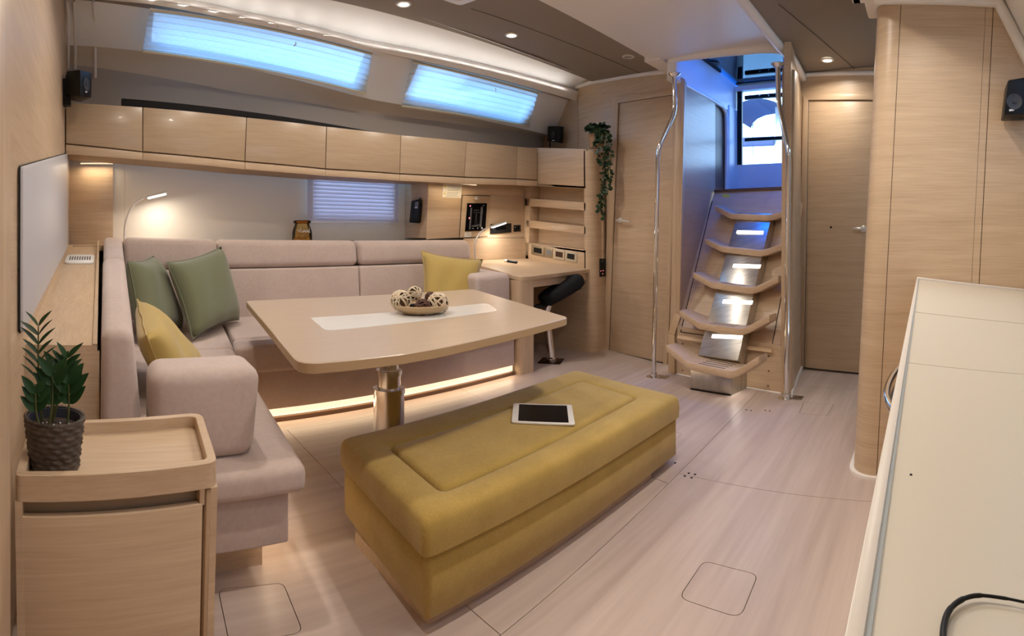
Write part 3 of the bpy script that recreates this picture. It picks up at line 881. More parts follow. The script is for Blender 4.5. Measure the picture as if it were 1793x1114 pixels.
# angled cheek boards at both sides
ck = lambda pts, Y, w, nm: pz(nm, [V((x, Y, z)) for x, z in pts], (0, w, 0), M['oak_v'], stairs, 0.004)
hx('cheek_board', [at(1170, 652, Z=0), at(1181, 655, Z=0), at(1181, 655, Z=0) + V((.06, .0, 0)), at(1170, 652, Z=0) + V((.06, 0, 0))],
   [at(1170, 583, X=3.72), at(1181, 587, X=3.70), at(1181, 587, X=3.78), at(1170, 583, X=3.79)], M['oak_plain'], stairs, 0.004)
hx('cheek_board', [at(1170, 583, X=3.72), at(1181, 587, X=3.70), at(1181, 587, X=3.78), at(1170, 583, X=3.79)],
   [at(1182, 548, X=3.74), at(1192, 553, X=3.74), at(1192, 553, X=3.80), at(1182, 548, X=3.80)], M['oak_plain'], stairs, 0.004)
for (x, y) in ((1195, 602), (1195, 649), (1346, 624), (1346, 650), (1345, 676)):
    p = at(x, y, pl=(bl, nfr)); bm = B(); lathe(bm, [(0.007, 0), (0.007, 0.002)], p, 8, axis=nfr); obj('plug', bm, M['brown'], stairs)

# steel spine: a sloping channel with a box foot
f0, f1 = at(1209, 682, Z=0), at(1280, 693, Z=0)
sw = (f0 - f1); 
ft = [at(1210, 650, X=f0.x + .02), at(1279, 662, X=f1.x + .02)]
hx('spine_foot', [f0, f1, f1 - nfr * .26, f0 - nfr * .26], [V((f0.x, f0.y, .17)), V((f1.x, f1.y, .17)), V((f1.x, f1.y, .17)) - nfr * .26, V((f0.x, f0.y, .17)) - nfr * .26], M['steel'], stairs, 0.004)
bm = B(); tube(bm, [f0 + nfr * .004 + V((0, 0, .003)), f1 + nfr * .004 + V((0, 0, .003))], .004, 4); obj('foot_seal', bm, M['gap'], stairs)
sc0 = (onsl(1222, 622, .10), onsl(1292, 632, .10))
sc1 = (onsl(1292, 372, .10), onsl(1352, 374, .10))
pz('spine', [sc0[0], sc0[1], sc1[1], sc1[0]], -nsl * 0.095, M['steel'], stairs, 0.004)

# steps, lowest first: left tip, left bend, right bend, right tip on the front lower edge
STEPS = [
 (3.24, (1158, 618), (1202, 647), (1284, 665), (1322, 640), 1),
 (3.45, (1182, 556), (1222, 577), (1300, 589), (1341, 566), 1),
 (3.66, (1206, 488), (1243, 505), (1318, 516), (1357, 496), 1),
 (3.86, (1228, 428), (1262, 442), (1334, 450), (1370, 436), 0),
 (4.05, (1246, 369), (1278, 384), (1348, 387), (1376, 377), 0)]
for k, (X, lt, lb, rb, rt, sl) in enumerate(STEPS):
    c = at((lb[0] + rb[0]) / 2, (lb[1] + rb[1]) / 2, X=X)
    pl = (c, nfr)
    lo = [at(*p, pl=pl) for p in (lt, lb, rb, rt)]
    # rounded bends
    prof = [lo[0]] + [lo[1].lerp(lo[0], .22), lo[1].lerp(lo[0], .08).lerp(lo[1].lerp(lo[2], .06), .5), lo[1].lerp(lo[2], .12)] + \
           [lo[2].lerp(lo[1], .12), lo[2].lerp(lo[3], .08).lerp(lo[2].lerp(lo[1], .06), .5), lo[2].lerp(lo[3], .22)] + [lo[3]]
    th = 0.05
    dep = -nfr * 0.225
    hi = [p + V((0, 0, th)) for p in prof]
    bm = B()
    n = len(prof)
    fr = prof + hi[::-1]
    # front edge bows out a little, end lugs are shallower
    def back(i, p):
        j = i if i < n else 2 * n - 1 - i
        w = 0.72 if j in (0, n - 1) else (0.9 if j in (1, n - 2) else 1.0)
        return p + dep * w
    a = []
    for i, p in enumerate(fr):
        j = i if i < n else 2 * n - 1 - i
        a.append(bm.verts.new(p - nfr * (0.05 if j in (0, n - 1) else 0.02 if j in (1, n - 2) else 0)))
    b = [bm.verts.new(back(i, p)) for i, p in enumerate(fr)]
    m = len(fr)
    for i in range(n - 1):
        j = m - 1 - i
        bm.faces.new([a[i], a[i + 1], a[j - 1], a[j]]); bm.faces.new([b[j], b[j - 1], b[i + 1], b[i]])
    for i in range(m):
        bm.faces.new([a[i], b[i], b[(i + 1) % m], a[(i + 1) % m]])
    bev(bm, 0.007, 2)
    s = obj('step', bm, M['oak_plain'] if k < 0 else M['step'], stairs)
    if sl:
        for q in range(4):
            v = (q + 0.8) / 5.2
            e0_, e1_ = prof[3].lerp(prof[4], .12), prof[3].lerp(prof[4], .86)
            o = dep * v + V((0, 0, th + .0006))
            hw = dep.normalized() * .005
            pz('grip_slot', [e0_ + o - hw, e1_ + o - hw, e1_ + o + hw, e0_ + o + hw], (0, 0, -.002), M['gap'], s)
    else:
        pass
    # light strip under the step
    e0_, e1_ = prof[3].lerp(prof[4], .2), prof[3].lerp(prof[4], .8)
    o = dep * .8 - V((0, 0, .004))
    hw = dep.normalized() * .01
    pz('step_light', [e0_ + o - hw, e1_ + o - hw, e1_ + o + hw, e0_ + o + hw], (0, 0, -.006), M['stepled_glint'], s)
    mid = (e0_ + e1_) / 2 + o - V((0, 0, .012))
    area(mid, 0.24, 1.3, (0, 0, math.atan2(u.y, u.x)), sy=0.02)

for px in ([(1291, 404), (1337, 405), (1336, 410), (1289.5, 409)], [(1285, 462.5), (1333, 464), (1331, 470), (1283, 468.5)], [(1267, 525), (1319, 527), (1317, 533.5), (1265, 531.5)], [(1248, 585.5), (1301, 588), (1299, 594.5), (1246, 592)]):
    pz('spine_reflection', [onsl(x, y, .1005) for x, y in px], nsl * .006, M['stepled_glint'], stairs, .0015)  # glowing bars stand in for the step lights' reflections on the steel
# ------------------------------------------------------------------ grab poles
def pole(label, base, pts, r):
    t = thing('grab_pole', label, 'pole', base, 'steel grab poles by the companionway')
    bm = B(); tube(bm, pts, r, 14); obj('tube', bm, M['chrome'], t, 60)
    bm = B(); lathe(bm, [(0.06, 0), (0.06, .005), (0.028, .008), (0.026, .03), (0.02, .03)], base, 20); obj('floor_flange', bm, M['chrome'], t)
    bm = B(); box(bm, base[0] - .03, base[0] + .05, base[1] - .11, base[1] + .01, 0.001, .006); obj('floor_plate', bm, M['steel'], t)
    e = pts[-1]
    bm = B(); lathe(bm, [(0.028, -.025), (0.05, -.004), (0.05, 0)], e, 18); obj('ceiling_flange', bm, M['chrome'], t)
b1 = at(1145, 660, Z=0)
def bend(ps):
    out = [ps[0]]
    for a, b, c in zip(ps, ps[1:], ps[2:]):
        u1, u2 = (a - b).normalized() * .07, (c - b).normalized() * .07
        for k in range(6):
            t = k / 5
            out.append((b + u1) * (1 - t) ** 2 + b * 2 * t * (1 - t) + (b + u2) * t * t)
    return out + [ps[-1]]
pole('left chrome grab pole with a bent top, in front of the left cabin door', b1, bend([b1, at(1152, 262, D=4.1), at(1182, 196, D=4.14), at(1181, 129, D=4.14)]), .0175)
b2 = at(1377, 697, Z=0)
pole('right chrome grab pole with a bent top, between the steps and the right cabin door', b2, bend([b2, at(1381, 265, D=3.56), at(1363, 180, D=3.62), at(1362, 112, D=3.64)]), .0185)

# ------------------------------------------------------------------ marina beyond the companionway (simple, far, overexposed)
def far_boat(label, X, Y, L, z, hull, group='boats moored behind the companionway', cover=None):
    t = thing('moored_boat', label, 'boat', (X, Y, z))
    st = [(-.5, .2, .5), (-.42, .9, .2), (0, 1.0, 0), (.35, .8, .05), (.5, .03, .15)]
    ls = []
    for f, w, r in st:
        hw = w * L * .16
        ls.append([V((X - hw, Y + f * L, z + 1.2)), V((X - hw * .8, Y + f * L, z + .3 + r)), V((X, Y + f * L, z + r)), V((X + hw * .8, Y + f * L, z + .3 + r)), V((X + hw, Y + f * L, z + 1.2))])
    bm = B(); loops(bm, ls); obj('hull', bm, hull, t, 40)
    bx('cabin', X - .12 * L, X + .12 * L, Y - .2 * L, Y + .2 * L, z + 1.2, z + 1.75, M['white'], t, .15, 3)
    bx('cabin_window', X - .121 * L - .02, X - .12 * L + .2, Y - .15 * L, Y + .15 * L, z + 1.4, z + 1.6, M['screen'], t)
    bm = B(); tube(bm, [(X, Y, z + 1.7), (X, Y, z + 11)], .07, 8); obj('mast', bm, M['satin'], t)
    bm = B(); tube(bm, [(X, Y + .1, z + 2.9), (X, Y + .34 * L, z + 2.95)], .12, 8); obj('boom', bm, cover or M['whiteplastic'], t)
    if cover:
        bm = B()
        rows = []
        for i in range(9):
            a = PI * i / 8
            y = Y + .32 - .66 * math.cos(a)
            rows.append([bm.verts.new((X - .8, y, 3.98 + .34 * math.sin(a))), bm.verts.new((X + .8, y, 3.98 + .34 * math.sin(a)))])
        for r0, r1 in zip(rows, rows[1:]): bm.faces.new([r0[0], r1[0], r1[1], r0[1]])
        bmesh.ops.solidify(bm, geom=bm.faces[:], thickness=.04)
        for sx in (-.75, .75):
            for sy in (-.3, .9):
                o_ = B(); tube(o_, [(X + sx, Y + sy, z + 1.2), (X + sx, Y + sy, 4.1)], .03, 6); obj('canopy_pole', o_, M['satin'], t)
        obj('canopy', bm, cover, t)
    return t
far_boat('white moored boat with a lilac canopy seen through the companionway door', 12.5, 3.6, 8.0, .55, M['white'], cover=M['lilac'])
far_boat('plain white moored boat farther off, seen through the companionway door', 18.5, 7.2, 10.0, .4, M['white'])
bx('water', 8.3, 60, -30, 40, 0.5, 0.85, M['sea'], None, kind='structure')
bx('cockpit_sole', 5.13, 8.0, -1.2, 3.6, 1.35, 1.45, M['white'], None, kind='structure')
# ------------------------------------------------------------------ overhead lockers
YL = 3.60
yt = [(115, 180), (250, 188), (432, 206), (572, 222), (702, 237), (817, 248), (906, 257), (941, 260)]
yg = [(115, 252), (250, 266), (429, 283), (570, 296), (700, 304.5), (813, 310.5), (905, 313.5), (941, 316)]
yb_ = [(115, 269.5), (250, 279.8), (429, 296.5), (570, 308), (700, 316.5), (813, 322), (905, 324.5), (941, 326)]
labs = ['leftmost oak overhead locker under the corner speaker', 'widest oak overhead locker above the left reading lamp', 'third oak overhead locker from the left, over the middle of the sofa',
        'oak overhead locker above the venetian blind', 'oak overhead locker above the radio handset', 'oak overhead locker above the switch panel', 'narrow oak locker at the right end of the overhead row']
for i in range(7):
    a = [at(*p, Y=YL) for p in (yt[i], yt[i + 1], yg[i + 1], yg[i])]
    b = [at(*p, Y=YL) for p in (yg[i], yg[i + 1], yb_[i + 1], yb_[i])]
    t = thing('overhead_locker', labs[i], 'locker', (a[0] + b[2]) / 2, 'overhead lockers along the hull')
    e = V((.003, 0, 0)); dz = V((0, 0, .005))
    bm = B(); prism(bm, [a[0] + e, a[1] - e, a[2] - e + dz, a[3] + e + dz], (0, .02, 0)); bev(bm, .002); obj('locker_door', bm, M['oak_gloss_shaded'], t)
    bm = B(); prism(bm, [b[0] + e * .4 - dz, b[1] - e * .4 - dz, b[2] - e * .4, b[3] + e * .4], (0, .02, 0)); bev(bm, .002); obj('lower_rail', bm, M['oak_x'], t)
    o = V((0, .024, 0)); dn = V((0, 0, -.02))
    hx('carcass', [b[3] + o, b[2] + o, b[2] + V((0, .45, .02)), b[3] + V((0, .45, .02))], [a[0] + o + dn, a[1] + o + dn, a[1] + V((0, .42, -.04)), a[0] + V((0, .42, -.04))], M['gapwood'], t)
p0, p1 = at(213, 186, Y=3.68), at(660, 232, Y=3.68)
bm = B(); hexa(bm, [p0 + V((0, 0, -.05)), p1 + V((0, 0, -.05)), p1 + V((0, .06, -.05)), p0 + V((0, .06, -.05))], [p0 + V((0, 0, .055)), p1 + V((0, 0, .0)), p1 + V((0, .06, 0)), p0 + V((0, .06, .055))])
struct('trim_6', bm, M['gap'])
# warm LED strips under the lockers
for x0, x1, w in ((-.15, .10, .6), (2.75, 3.2, .8)):
    yl_, zl_ = (4.05, 1.655) if x0 < 0 else (3.67, 1.567)
    bx('led_strip', x0, x1, yl_, yl_ + .015, zl_, zl_ + .008, M['led'], wh)
    area(((x0 + x1) / 2, yl_, zl_ - .01), x1 - x0, w, sy=.03, color=(1, .78, .5))

# ------------------------------------------------------------------ chart-table cabinet on the hull side
YN = 3.79
XN = at(748, 380, Y=YN).x
nav = thing('instrument_cabinet', 'oak instrument cabinet with flush doors above the chart table', 'cabinet', (XN + .6, 3.95, 1.1))
zb0 = at(745, 417, Y=YN).z
hx('carcass', [(XN, YN + .004, zb0), (3.96, YN + .004, zb0), (3.96, YH - .003, zb0), (XN, YH - .003, zb0)], [(XN, YN + .004, 1.575), (3.96, YN + .004, 1.61), (3.96, YH - .003, 1.61), (XN, YH - .003, 1.575)], M['oak'], nav)
def onN(x, y, o=0.0): return at(x, y, Y=YN - o)
def flush(name, px, m, parent, o=.0, th=.004, r=.0012):
    bm = B(); prism(bm, [onN(x, y, o) for x, y in px], (0, -th, 0))
    if r: bev(bm, r)
    return obj(name, bm, m, parent)
flush('cabinet_door', [(749, 320), (808, 323), (803, 416), (746, 419)], M['oak'], nav, -.004, .005)
flush('cabinet_door', [(810, 343), (857, 344), (853, 412), (805, 416)], M['oak'], nav, -.004, .005)
flush('header_panel', [(810, 323), (918, 327), (917, 341), (810, 341)], M['oak'], nav, -.004, .003)
flush('blank_panel', [(859, 343), (917, 343), (914, 408), (855, 412)], M['oak'], nav, -.004, .003)
bm = B(); tube(bm, [onN(747, 420), onN(804, 417), onN(809, 342), onN(858, 343)], .003, 4); obj('door_gap', bm, M['gap'], nav)
bm = B(); tube(bm, [onN(804, 417.5), onN(854, 414)], .003, 4); obj('door_gap', bm, M['gap'], nav)
bm = B(); lathe(bm, [(.013, 0), (.013, .012), (.018, .016), (.018, .026), (.012, .03)], onN(832, 347.5), 16, axis=(0, -1, 0)); obj('push_knob', bm, M['satin'], nav)

sp_ = thing('switch_panel', 'black electrical switch panel with two red lights set in the cabinet', 'switch panel', onN(834, 380))
flush('face', [(818, 356), (852, 356), (849, 404), (814, 405)], M['screen'], sp_, .002, .008)
for x, y in ((823.3, 360.7), (821.8, 382)):
    bm = B(); lathe(bm, [(.007, 0), (.007, .003)], onN(x, y, .011), 10, axis=(0, -1, 0)); obj('indicator_light', bm, M['redled'], sp_)
M['panelgrey'] = mat('panel_print', (0.10, 0.10, 0.11), .4)
for px in ([(824, 364), (826.5, 364), (824, 402), (821, 402)], [(842, 362), (846, 362), (842.5, 398), (839.5, 398)], [(829.5, 372), (846, 372), (846, 372.7), (829.5, 372.7)], [(826, 395), (840, 393), (836, 397), (826, 397)]):
    flush('printed_bar', px, M['panelgrey'], sp_, .0102, .0006, 0)
for x in (833.4, 834.2): flush('printed_line', [(x, 374), (x + .5, 374), (833.4 + (x - 833.8) * 4, 393), (833 + (x - 833.8) * 4, 393)], M['panelgrey'], sp_, .0102, .0006, 0)
M['print'] = mat('white_print', (.7, .7, .7), .5)
flush('printed_triangle', [(843.8, 397), (846, 401), (841.8, 401)], M['print'], sp_, .0103, .0006, 0)
for px in ([(827, 399.6), (829.3, 399.6), (829.3, 400.6), (827, 400.6)], [(836, 398.4), (837.2, 398.4), (837.0, 401), (836, 401)], [(845, 359.6), (848, 359.6), (848, 360.2), (845, 360.2)]):
    flush('printed_mark', px, M['print'], sp_, .0103, .0006, 0)
for k in range(5): flush('printed_mark', [(830 + k * 1.8, 367.6), (831.1 + k * 1.8, 367.6), (831.1 + k * 1.8, 369), (830 + k * 1.8, 369)], M['panelgrey'], sp_, .0103, .0006, 0)

def sheet(name, label, px, tri, lines):
    t = thing(name, label, 'notice', onN(*px[0]))
    flush('paper', px, M['paper'], t, .0015, .0008, 0)
    for (x, y, s) in tri:
        flush('warning_triangle', [(x, y - s), (x + s, y + s), (x - s, y + s)], M['yellow'], t, .0024, .0005, 0)
    for (x0, x1, y) in lines:
        flush('text_line', [(x0, y), (x1, y + .3), (x1, y + .95), (x0, y + .65)], M['ink'], t, .0024, .0005, 0)
sheet('warning_notice', 'white paper warning notice with two yellow triangles on the cabinet door', [(776, 322), (809, 324), (807.5, 347), (774.5, 345.5)],
      [(779.5, 326, 2), (778.6, 338.5, 2)], [(784, 806, 325.5), (784, 805, 328.2), (784, 806, 331), (784, 803, 333), (783, 803, 336.6), (782, 802, 339.2), (782, 800, 341.5), (780, 803, 343.5)])
sheet('small_label', 'small white sticker below the black switch panel', [(813.5, 407), (825, 406.5), (824.5, 415), (813, 415.5)], [], [(818, 824, 408), (817.5, 824, 410), (817.5, 823, 412), (814.5, 816.5, 409.5)])

ste = thing('marine_stereo', 'black stereo unit behind the head of the right reading lamp', 'stereo', onN(876, 400))
flush('face', [(858, 393), (894, 391), (894, 407), (858, 410)], M['black'], ste, .002, .015, .004)
flush('display', [(868, 397), (886, 396), (886, 402), (868, 403)], M['screen'], ste, .018, .001, 0)
bm = B(); lathe(bm, [(.016, 0), (.014, .016)], onN(862, 401.5, .017), 16, axis=(0, -1, 0)); obj('volume_knob', bm, M['black'], ste)
sok = thing('black_socket', 'square black socket plate on the cabinet beside the shelf niches', 'socket', onN(905, 400))
flush('plate', [(899, 394.5), (911, 394), (911, 405.5), (899, 406)], M['black'], sok, .001, .008, .002)
for x in (902, 907): flush('socket_cover', [(x, 397), (x + 2.5, 397), (x + 2.5, 402), (x, 402)], M['screen'], sok, .010, .002, 0)
flush('printed_mark', [(901.4, 397.4), (902.6, 397.4), (902.6, 398.6), (901.4, 398.6)], M['print'], sok, .0115, .0006, 0)

# handset on the cabinet end
hs = thing('radio_handset', 'black radio handset clipped to the end of the oak cabinet', 'handset', at(731, 370, X=XN))
def onE(x, y, o=0.0): return at(x, y, X=XN - o)
pz('body', [onE(726, 352, .003), onE(739, 349, .003), onE(740, 360, .003), onE(737, 391, .003), onE(722, 390, .003), onE(724, 372, .003)], (-.04, 0, 0), M['black'], hs, .008)
pz('display', [onE(727, 354, .044), onE(733, 353, .044), onE(732, 362, .044), onE(726, 363, .044)], (-.002, 0, 0), M['screengrey'], hs)
pz('call_button', [onE(726.5, 362.6, .044), onE(731.5, 362.6, .044), onE(731.2, 364.8, .044), onE(726.2, 364.8, .044)], (-.003, 0, 0), M['satin'], hs)
bm = B(); tube(bm, [onE(735, 352, .02), onE(736, 346, .02)], .006, 6); obj('antenna_stub', bm, M['black'], hs)

# ------------------------------------------------------------------ shelf tower
XT = 3.97
tw = thing('shelf_tower', 'oak tower with three open niches beside the chart table', 'shelf unit', (XT + .1, 3.4, 0))
def onT(x, y, o=0.0): return at(x, y, X=XT - o)
def front(name, px, m=None, d=.022): return pz(name, [onT(x, y) for x, y in px], (d, 0, 0), m or M['oak'], tw, .002)
front('front_board', [(918, 258.5), (1026.5, 261), (1025.5, 330.2), (921, 325)])
front('shelf_board', [(918, 347), (1025.5, 355), (1025.5, 369), (917, 360.5)], d=.15)
front('shelf_board', [(917, 385), (1025.5, 397), (1025.5, 410), (916, 397.5)], d=.16)
front('lower_board', [(906, 423), (1025.5, 437.5), (1025.5, 472), (904, 457)])
front('niche_post', [(913, 325), (928.5, 325), (925, 470), (911, 470)], d=.16)
front('shelf_board', [(918, 320), (1025.5, 326.5), (1025.5, 330.2), (918, 325)], d=.16)
front('shelf_board', [(918, 424.5), (1025.5, 439), (1025.5, 443), (918, 428)], d=.15)
bx('niche_back', XT + .15, XT + .17, 2.9, 3.9, .7, 1.75, M['oak'], tw)
# rounded outer post down to the floor
ra = .085
cxa, cya = XT + ra, 2.90 + ra
arcp = [(cxa - ra * math.cos(a), cya - ra * math.sin(a)) for a in [i / 8 * PI / 2 for i in range(9)]]
plan = [(XT, 3.0)] + arcp + [(4.17, 2.905), (4.17, 3.0)]
ztop = at(1050, 261, X=XT).z
bm = B(); loops(bm, [[V((x, y + (.018 if z > 1 else 0), z)) for x, y in plan] for z in (0, ztop)]); obj('corner_post', bm, M['oak'], tw, 60)
bx('lower_panel', XT + .002, XT + .022, 2.98, 3.9, 0, .80, M['oak'], tw)
ta, tb_ = onT(918, 259), onT(1038, 261.5)
hx('top_board', [ta + V((.022, 0, -.02)), tb_ + V((.022, 0, -.02)), tb_ + V((.22, 0, -.02)), ta + V((.4, 0, -.02))], [ta + V((.022, 0, 0)), tb_ + V((.022, 0, 0)), tb_ + V((.22, 0, 0)), ta + V((.4, 0, 0))], M['oak_x'], tw)
# light-switch strip on the rounded post
sw_ = thing('light_switch', 'slim black light switch with glowing dots on the rounded oak post', 'switch', at(1054, 468, Y=2.90))
yy = 2.905
bx('plate', at(1050, 468, Y=yy).x, at(1059, 468, Y=yy).x, yy - .012, yy + .01, at(1054, 484.5, Y=yy).z, at(1054, 453, Y=yy).z, M['black'], sw_, .003)
for x, y, m in ((1054.5, 457.5, 'print'), (1052, 474.6, 'redled'), (1056, 474, 'redled'), (1055.2, 479.5, 'redled')):
    p = at(x, y, Y=yy - .012); bm = B(); lathe(bm, [(.004, 0), (.004, .002)], p, 8, axis=(0, -1, 0)); obj('indicator_dot', bm, M[m], sw_)

# row of four sockets under the niches
for lab, px, win in (('wide metal socket plate with a dark insert, leftmost under the niches', [(931, 428), (953, 432), (952.6, 450), (930.6, 445)], [(935, 433), (948.5, 435.5), (948.3, 444.5), (934.6, 441.5)]),
                     ('narrow metal socket plate with a grey insert, second from the left', [(954, 433), (968, 435.5), (967.6, 452.5), (953.6, 450)], [(957, 437), (964.5, 438.5), (964.3, 447.5), (956.8, 446)]),
                     ('pale metal socket plate with a dark red insert, third from the left', [(970, 436), (989, 439), (988.6, 456.5), (969.6, 453)], [(973, 440), (985.4, 442), (985, 451.5), (972.8, 449)]),
                     ('pale metal socket plate with a dark insert, rightmost under the niches', [(990.5, 439.5), (1011, 443), (1010.6, 460.5), (990, 457)], [(993.5, 443.5), (1006, 445.5), (1005.6, 455), (993, 452.5)])):
    t = thing('socket_plate', lab, 'socket', onT(*px[0]), 'socket plates under the shelf niches')
    pz('plate', [onT(x, y, .001) for x, y in px], (-.006, 0, 0), M['creamplate'] if 'pale' in lab else M['bronze'], t, .0015)
    pz('insert', [onT(x, y, .007) for x, y in win], (-.002, 0, 0), M['screengrey'] if 'grey' in lab else M['darkred'] if 'red' in lab else M['black'], t)

# ------------------------------------------------------------------ chart table (desk)
desk = thing('chart_table', 'oak chart table between the sofa end and the shelf tower', 'desk', (3.2, 3.2, 0))
ZD = .78
ZDY = lambda Y: ZD + (Y - 2.9) * .096
PD_ = (V((0, 2.9, ZD)), V((0, -.096, 1)).normalized())
dp = [V((2.945, 2.86, ZD)), V((3.99, 2.955, ZD)), V((3.99, 3.80, ZD)), V((3.16, 3.80, ZD))]
dp = [V((p.x, p.y, ZDY(p.y))) for p in dp]
lp = rrect(dp, [.10, .004, .004, .004], 6)
bm = B(); loops(bm, [[p - V((0, 0, .032)) for p in lp], [p - V((0, 0, .004)) for p in lp], [p - V((0, 0, 0)) for p in inset(lp, .004)]]); obj('table_top', bm, M['oak_x'], desk)
legp = rrect([V((2.955, 2.885, 0)), V((3.125, 2.875, 0)), V((3.145, 3.02, 0)), V((2.985, 3.03, 0))], [.09, .02, .01, .01], 6)
bm = B(); loops(bm, [legp, [p + V((0, 0, ZD - .032)) for p in legp]]); obj('leg', bm, M['oak_v'], desk, 50)
ap_ = [V((3.05, 2.89, 0)), V((3.965, 2.985, 0)), V((3.965, 3.005, 0)), V((3.05, 2.91, 0))]
bm = B(); loops(bm, [[p + V((0, 0, ZD - .10)) for p in ap_], [p + V((0, 0, ZD - .032)) for p in ap_]]); obj('apron', bm, M['oak_x'], desk)
hx('side_panel', [(2.99, 3.03, 0), (3.03, 3.02, 0), (3.22, 3.79, 0), (3.18, 3.80, 0)], [(2.99, 3.03, ZD - .03), (3.03, 3.02, ZD - .03), (3.22, 3.79, ZDY(3.8) - .035), (3.18, 3.80, ZDY(3.8) - .035)], M['oak_v'], desk)
bx('back_panel', 3.2, 3.97, 3.805, 3.825, 0, ZDY(3.8) - .03, M['oak'], desk)
pz('splash_board', [V((3.12, 3.775, .84)), V((3.985, 3.775, .84)), V((3.985, 3.775, zb0 - .004)), V((3.14, 3.775, zb0 - .004))], (0, .02, 0), M['oak_x'], desk)
ph = thing('pocket_torch', 'small dark pen-like gadget with a pale end lying on the chart table', 'gadget', at(895, 449, pl=PD_))
PT_ = (PD_[0] + V((0, 0, .0132)), PD_[1])
e0_, e1_ = at(884, 456.5, pl=PT_), at(905, 459.5, pl=PT_)
bm = B(); tube(bm, [e0_.lerp(e1_, .22), e1_], .0135, 10); obj('body', bm, M['black'], ph)
bm = B(); tube(bm, [e0_, e0_.lerp(e1_, .22)], [.0135, .0138], 10); obj('cap', bm, M['satin'], ph)

# swing-out navigator seat
ns = thing('swing_seat', 'black tipped-up swivel seat on a chrome post under the chart table', 'seat', at(965, 633, Z=0))
bc = at(965, 633, Z=0)
bm = B(); box(bm, bc.x - .10, bc.x + .10, bc.y - .10, bc.y + .10, 0, .008); bev(bm, .003); bmesh.ops.rotate(bm, verts=bm.verts[:], cent=bc, matrix=Matrix.Rotation(.5, 3, 'Z')); obj('base_plate', bm, M['steelbrown'], ns)
DS = bc.to_2d().length
bm = B(); lathe(bm, [(.045, .008), (.045, .03), (.03, .045)], bc, 18); obj('base_collar', bm, M['chrome'], ns)
tpt = at(956, 545, D=DS - .0)
bm = B(); tube(bm, [bc + V((0, 0, .04)), tpt], [.036, .034], 16); obj('post', bm, M['chrome'], ns, 60)
bm = B(); tube(bm, [tpt, at(960, 532, D=DS - .02)], .042, 12); obj('swivel_head', bm, M['chrome'], ns)
sa, sb = at(940, 536, D=DS - .04), at(1016, 492, D=DS + .04)
ax = (sb - sa).normalized(); sd = V((ax.y, -ax.x, 0)).normalized(); sn = ax.cross(sd).normalized()
if sn.z < 0: sn = -sn
bm = B()
cc = sa.lerp(sb, .58)
ls = []
for k, (h, sc) in enumerate(((-.035, .86), (-.02, .97), (.0, 1.0), (.04, 1.0), (.06, .95), (.07, .8))):
    ls.append([cc + ax * (.215 * sc * math.copysign(abs(math.cos(a)) ** .7, math.cos(a))) + sd * (.17 * sc * math.copysign(abs(math.sin(a)) ** .7, math.sin(a))) + sn * h for a in [2 * PI * i / 28 for i in range(28)]])
loops(bm, ls); obj('seat_cushion', bm, M['blackfabric'], ns, 60)
bm = B(); tube(bm, [at(928, 541, D=DS - .1), sa.lerp(sb, .2) - sn * .03, sa.lerp(sb, .95) - sn * .055], [.018, .024, .012], 8); obj('support_arm', bm, M['black'], ns)
bm = B(); tube(bm, smooth_path([at(955, 540, D=DS - .08), at(969, 521, D=DS - .16), at(985, 514, D=DS - .16), at(1000, 510, D=DS - .12)], 4), .008, 8); obj('release_lever', bm, M['chrome'], ns)

# ------------------------------------------------------------------ speakers, lamps, jar
def speaker(label, bfun, cone_c, nrm, m=M['black']):
    pass
s1 = thing('wall_speaker', 'black cube speaker in the upper left corner above the leftmost locker', 'speaker', at(138, 146, Y=3.4))
Y_ = 3.36
p = [at(117, 124, Y=Y_), at(140, 122, Y=Y_ - .12), at(161, 128, Y=Y_ + .02)]
q = [at(117, 165, Y=Y_), at(141, 170, Y=Y_ - .12), at(160, 171, Y=Y_ + .02)]
bk = [V((p[2].x - .07, Y_ + .14, p[2].z)), V((p[0].x - .02, Y_ + .12, p[0].z))]
bkq = [V((q[2].x - .07, Y_ + .14, q[2].z)), V((q[0].x - .02, Y_ + .12, q[0].z))]
bm = B(); loops(bm, [[q[0], q[1], q[2], bkq[0], bkq[1]], [p[0], p[1], p[2], bk[0], bk[1]]]); bev(bm, .005, 2); obj('cabinet', bm, M['black'], s1)
fn = ((p[2] - p[1]).cross(q[1] - p[1])).normalized()
if fn.y > 0: fn = -fn
cc = (p[1] + p[2] + q[1] + q[2]) / 4
bm = B(); lathe(bm, [(.042, .001), (.042, .004), (.036, .004), (.012, -.0005), (.010, .004), (.004, .006)], cc + fn * .001, 20, axis=fn); obj('speaker_cone', bm, M['cone'], s1)
bm = B(); c_ = cc - V((0, 0, .052)); dx = (p[2] - p[1]).normalized(); prism(bm, [c_ - dx * .012 + fn * .001, c_ + dx * .012 + fn * .001, c_ + dx * .012 + V((0, 0, .009)) + fn * .001, c_ - dx * .012 + V((0, 0, .009)) + fn * .001], fn * .001); obj('badge', bm, M['print'], s1)
hx('wall_bracket', [(XL, 3.40, 1.95), (XL + .05, 3.40, 1.95), (XL + .05, 3.46, 1.95), (XL, 3.46, 1.95)], [(XL, 3.40, 2.12), (XL + .05, 3.40, 2.12), (XL + .05, 3.46, 2.12), (XL, 3.46, 2.12)], M['black'], s1)
s2 = thing('wall_speaker', 'small black speaker on a stalk above the shelf tower, left of the hanging plant', 'speaker', aft(969, 236, .06))
pl_ = [aft(959, 221, .13), aft(979, 221, .13), aft(977.5, 250, .13), aft(958, 247.5, .13)]
bm = B(); prism(bm, pl_, -NA * .06); bev(bm, .006, 2); obj('cabinet', bm, M['black'], s2)
bm = B(); lathe(bm, [(.038, .001), (.038, .004), (.03, .004), (.01, -.0005), (.008, .005)], aft(968, 236, .131), 18, axis=NA); obj('speaker_cone', bm, M['cone'], s2)
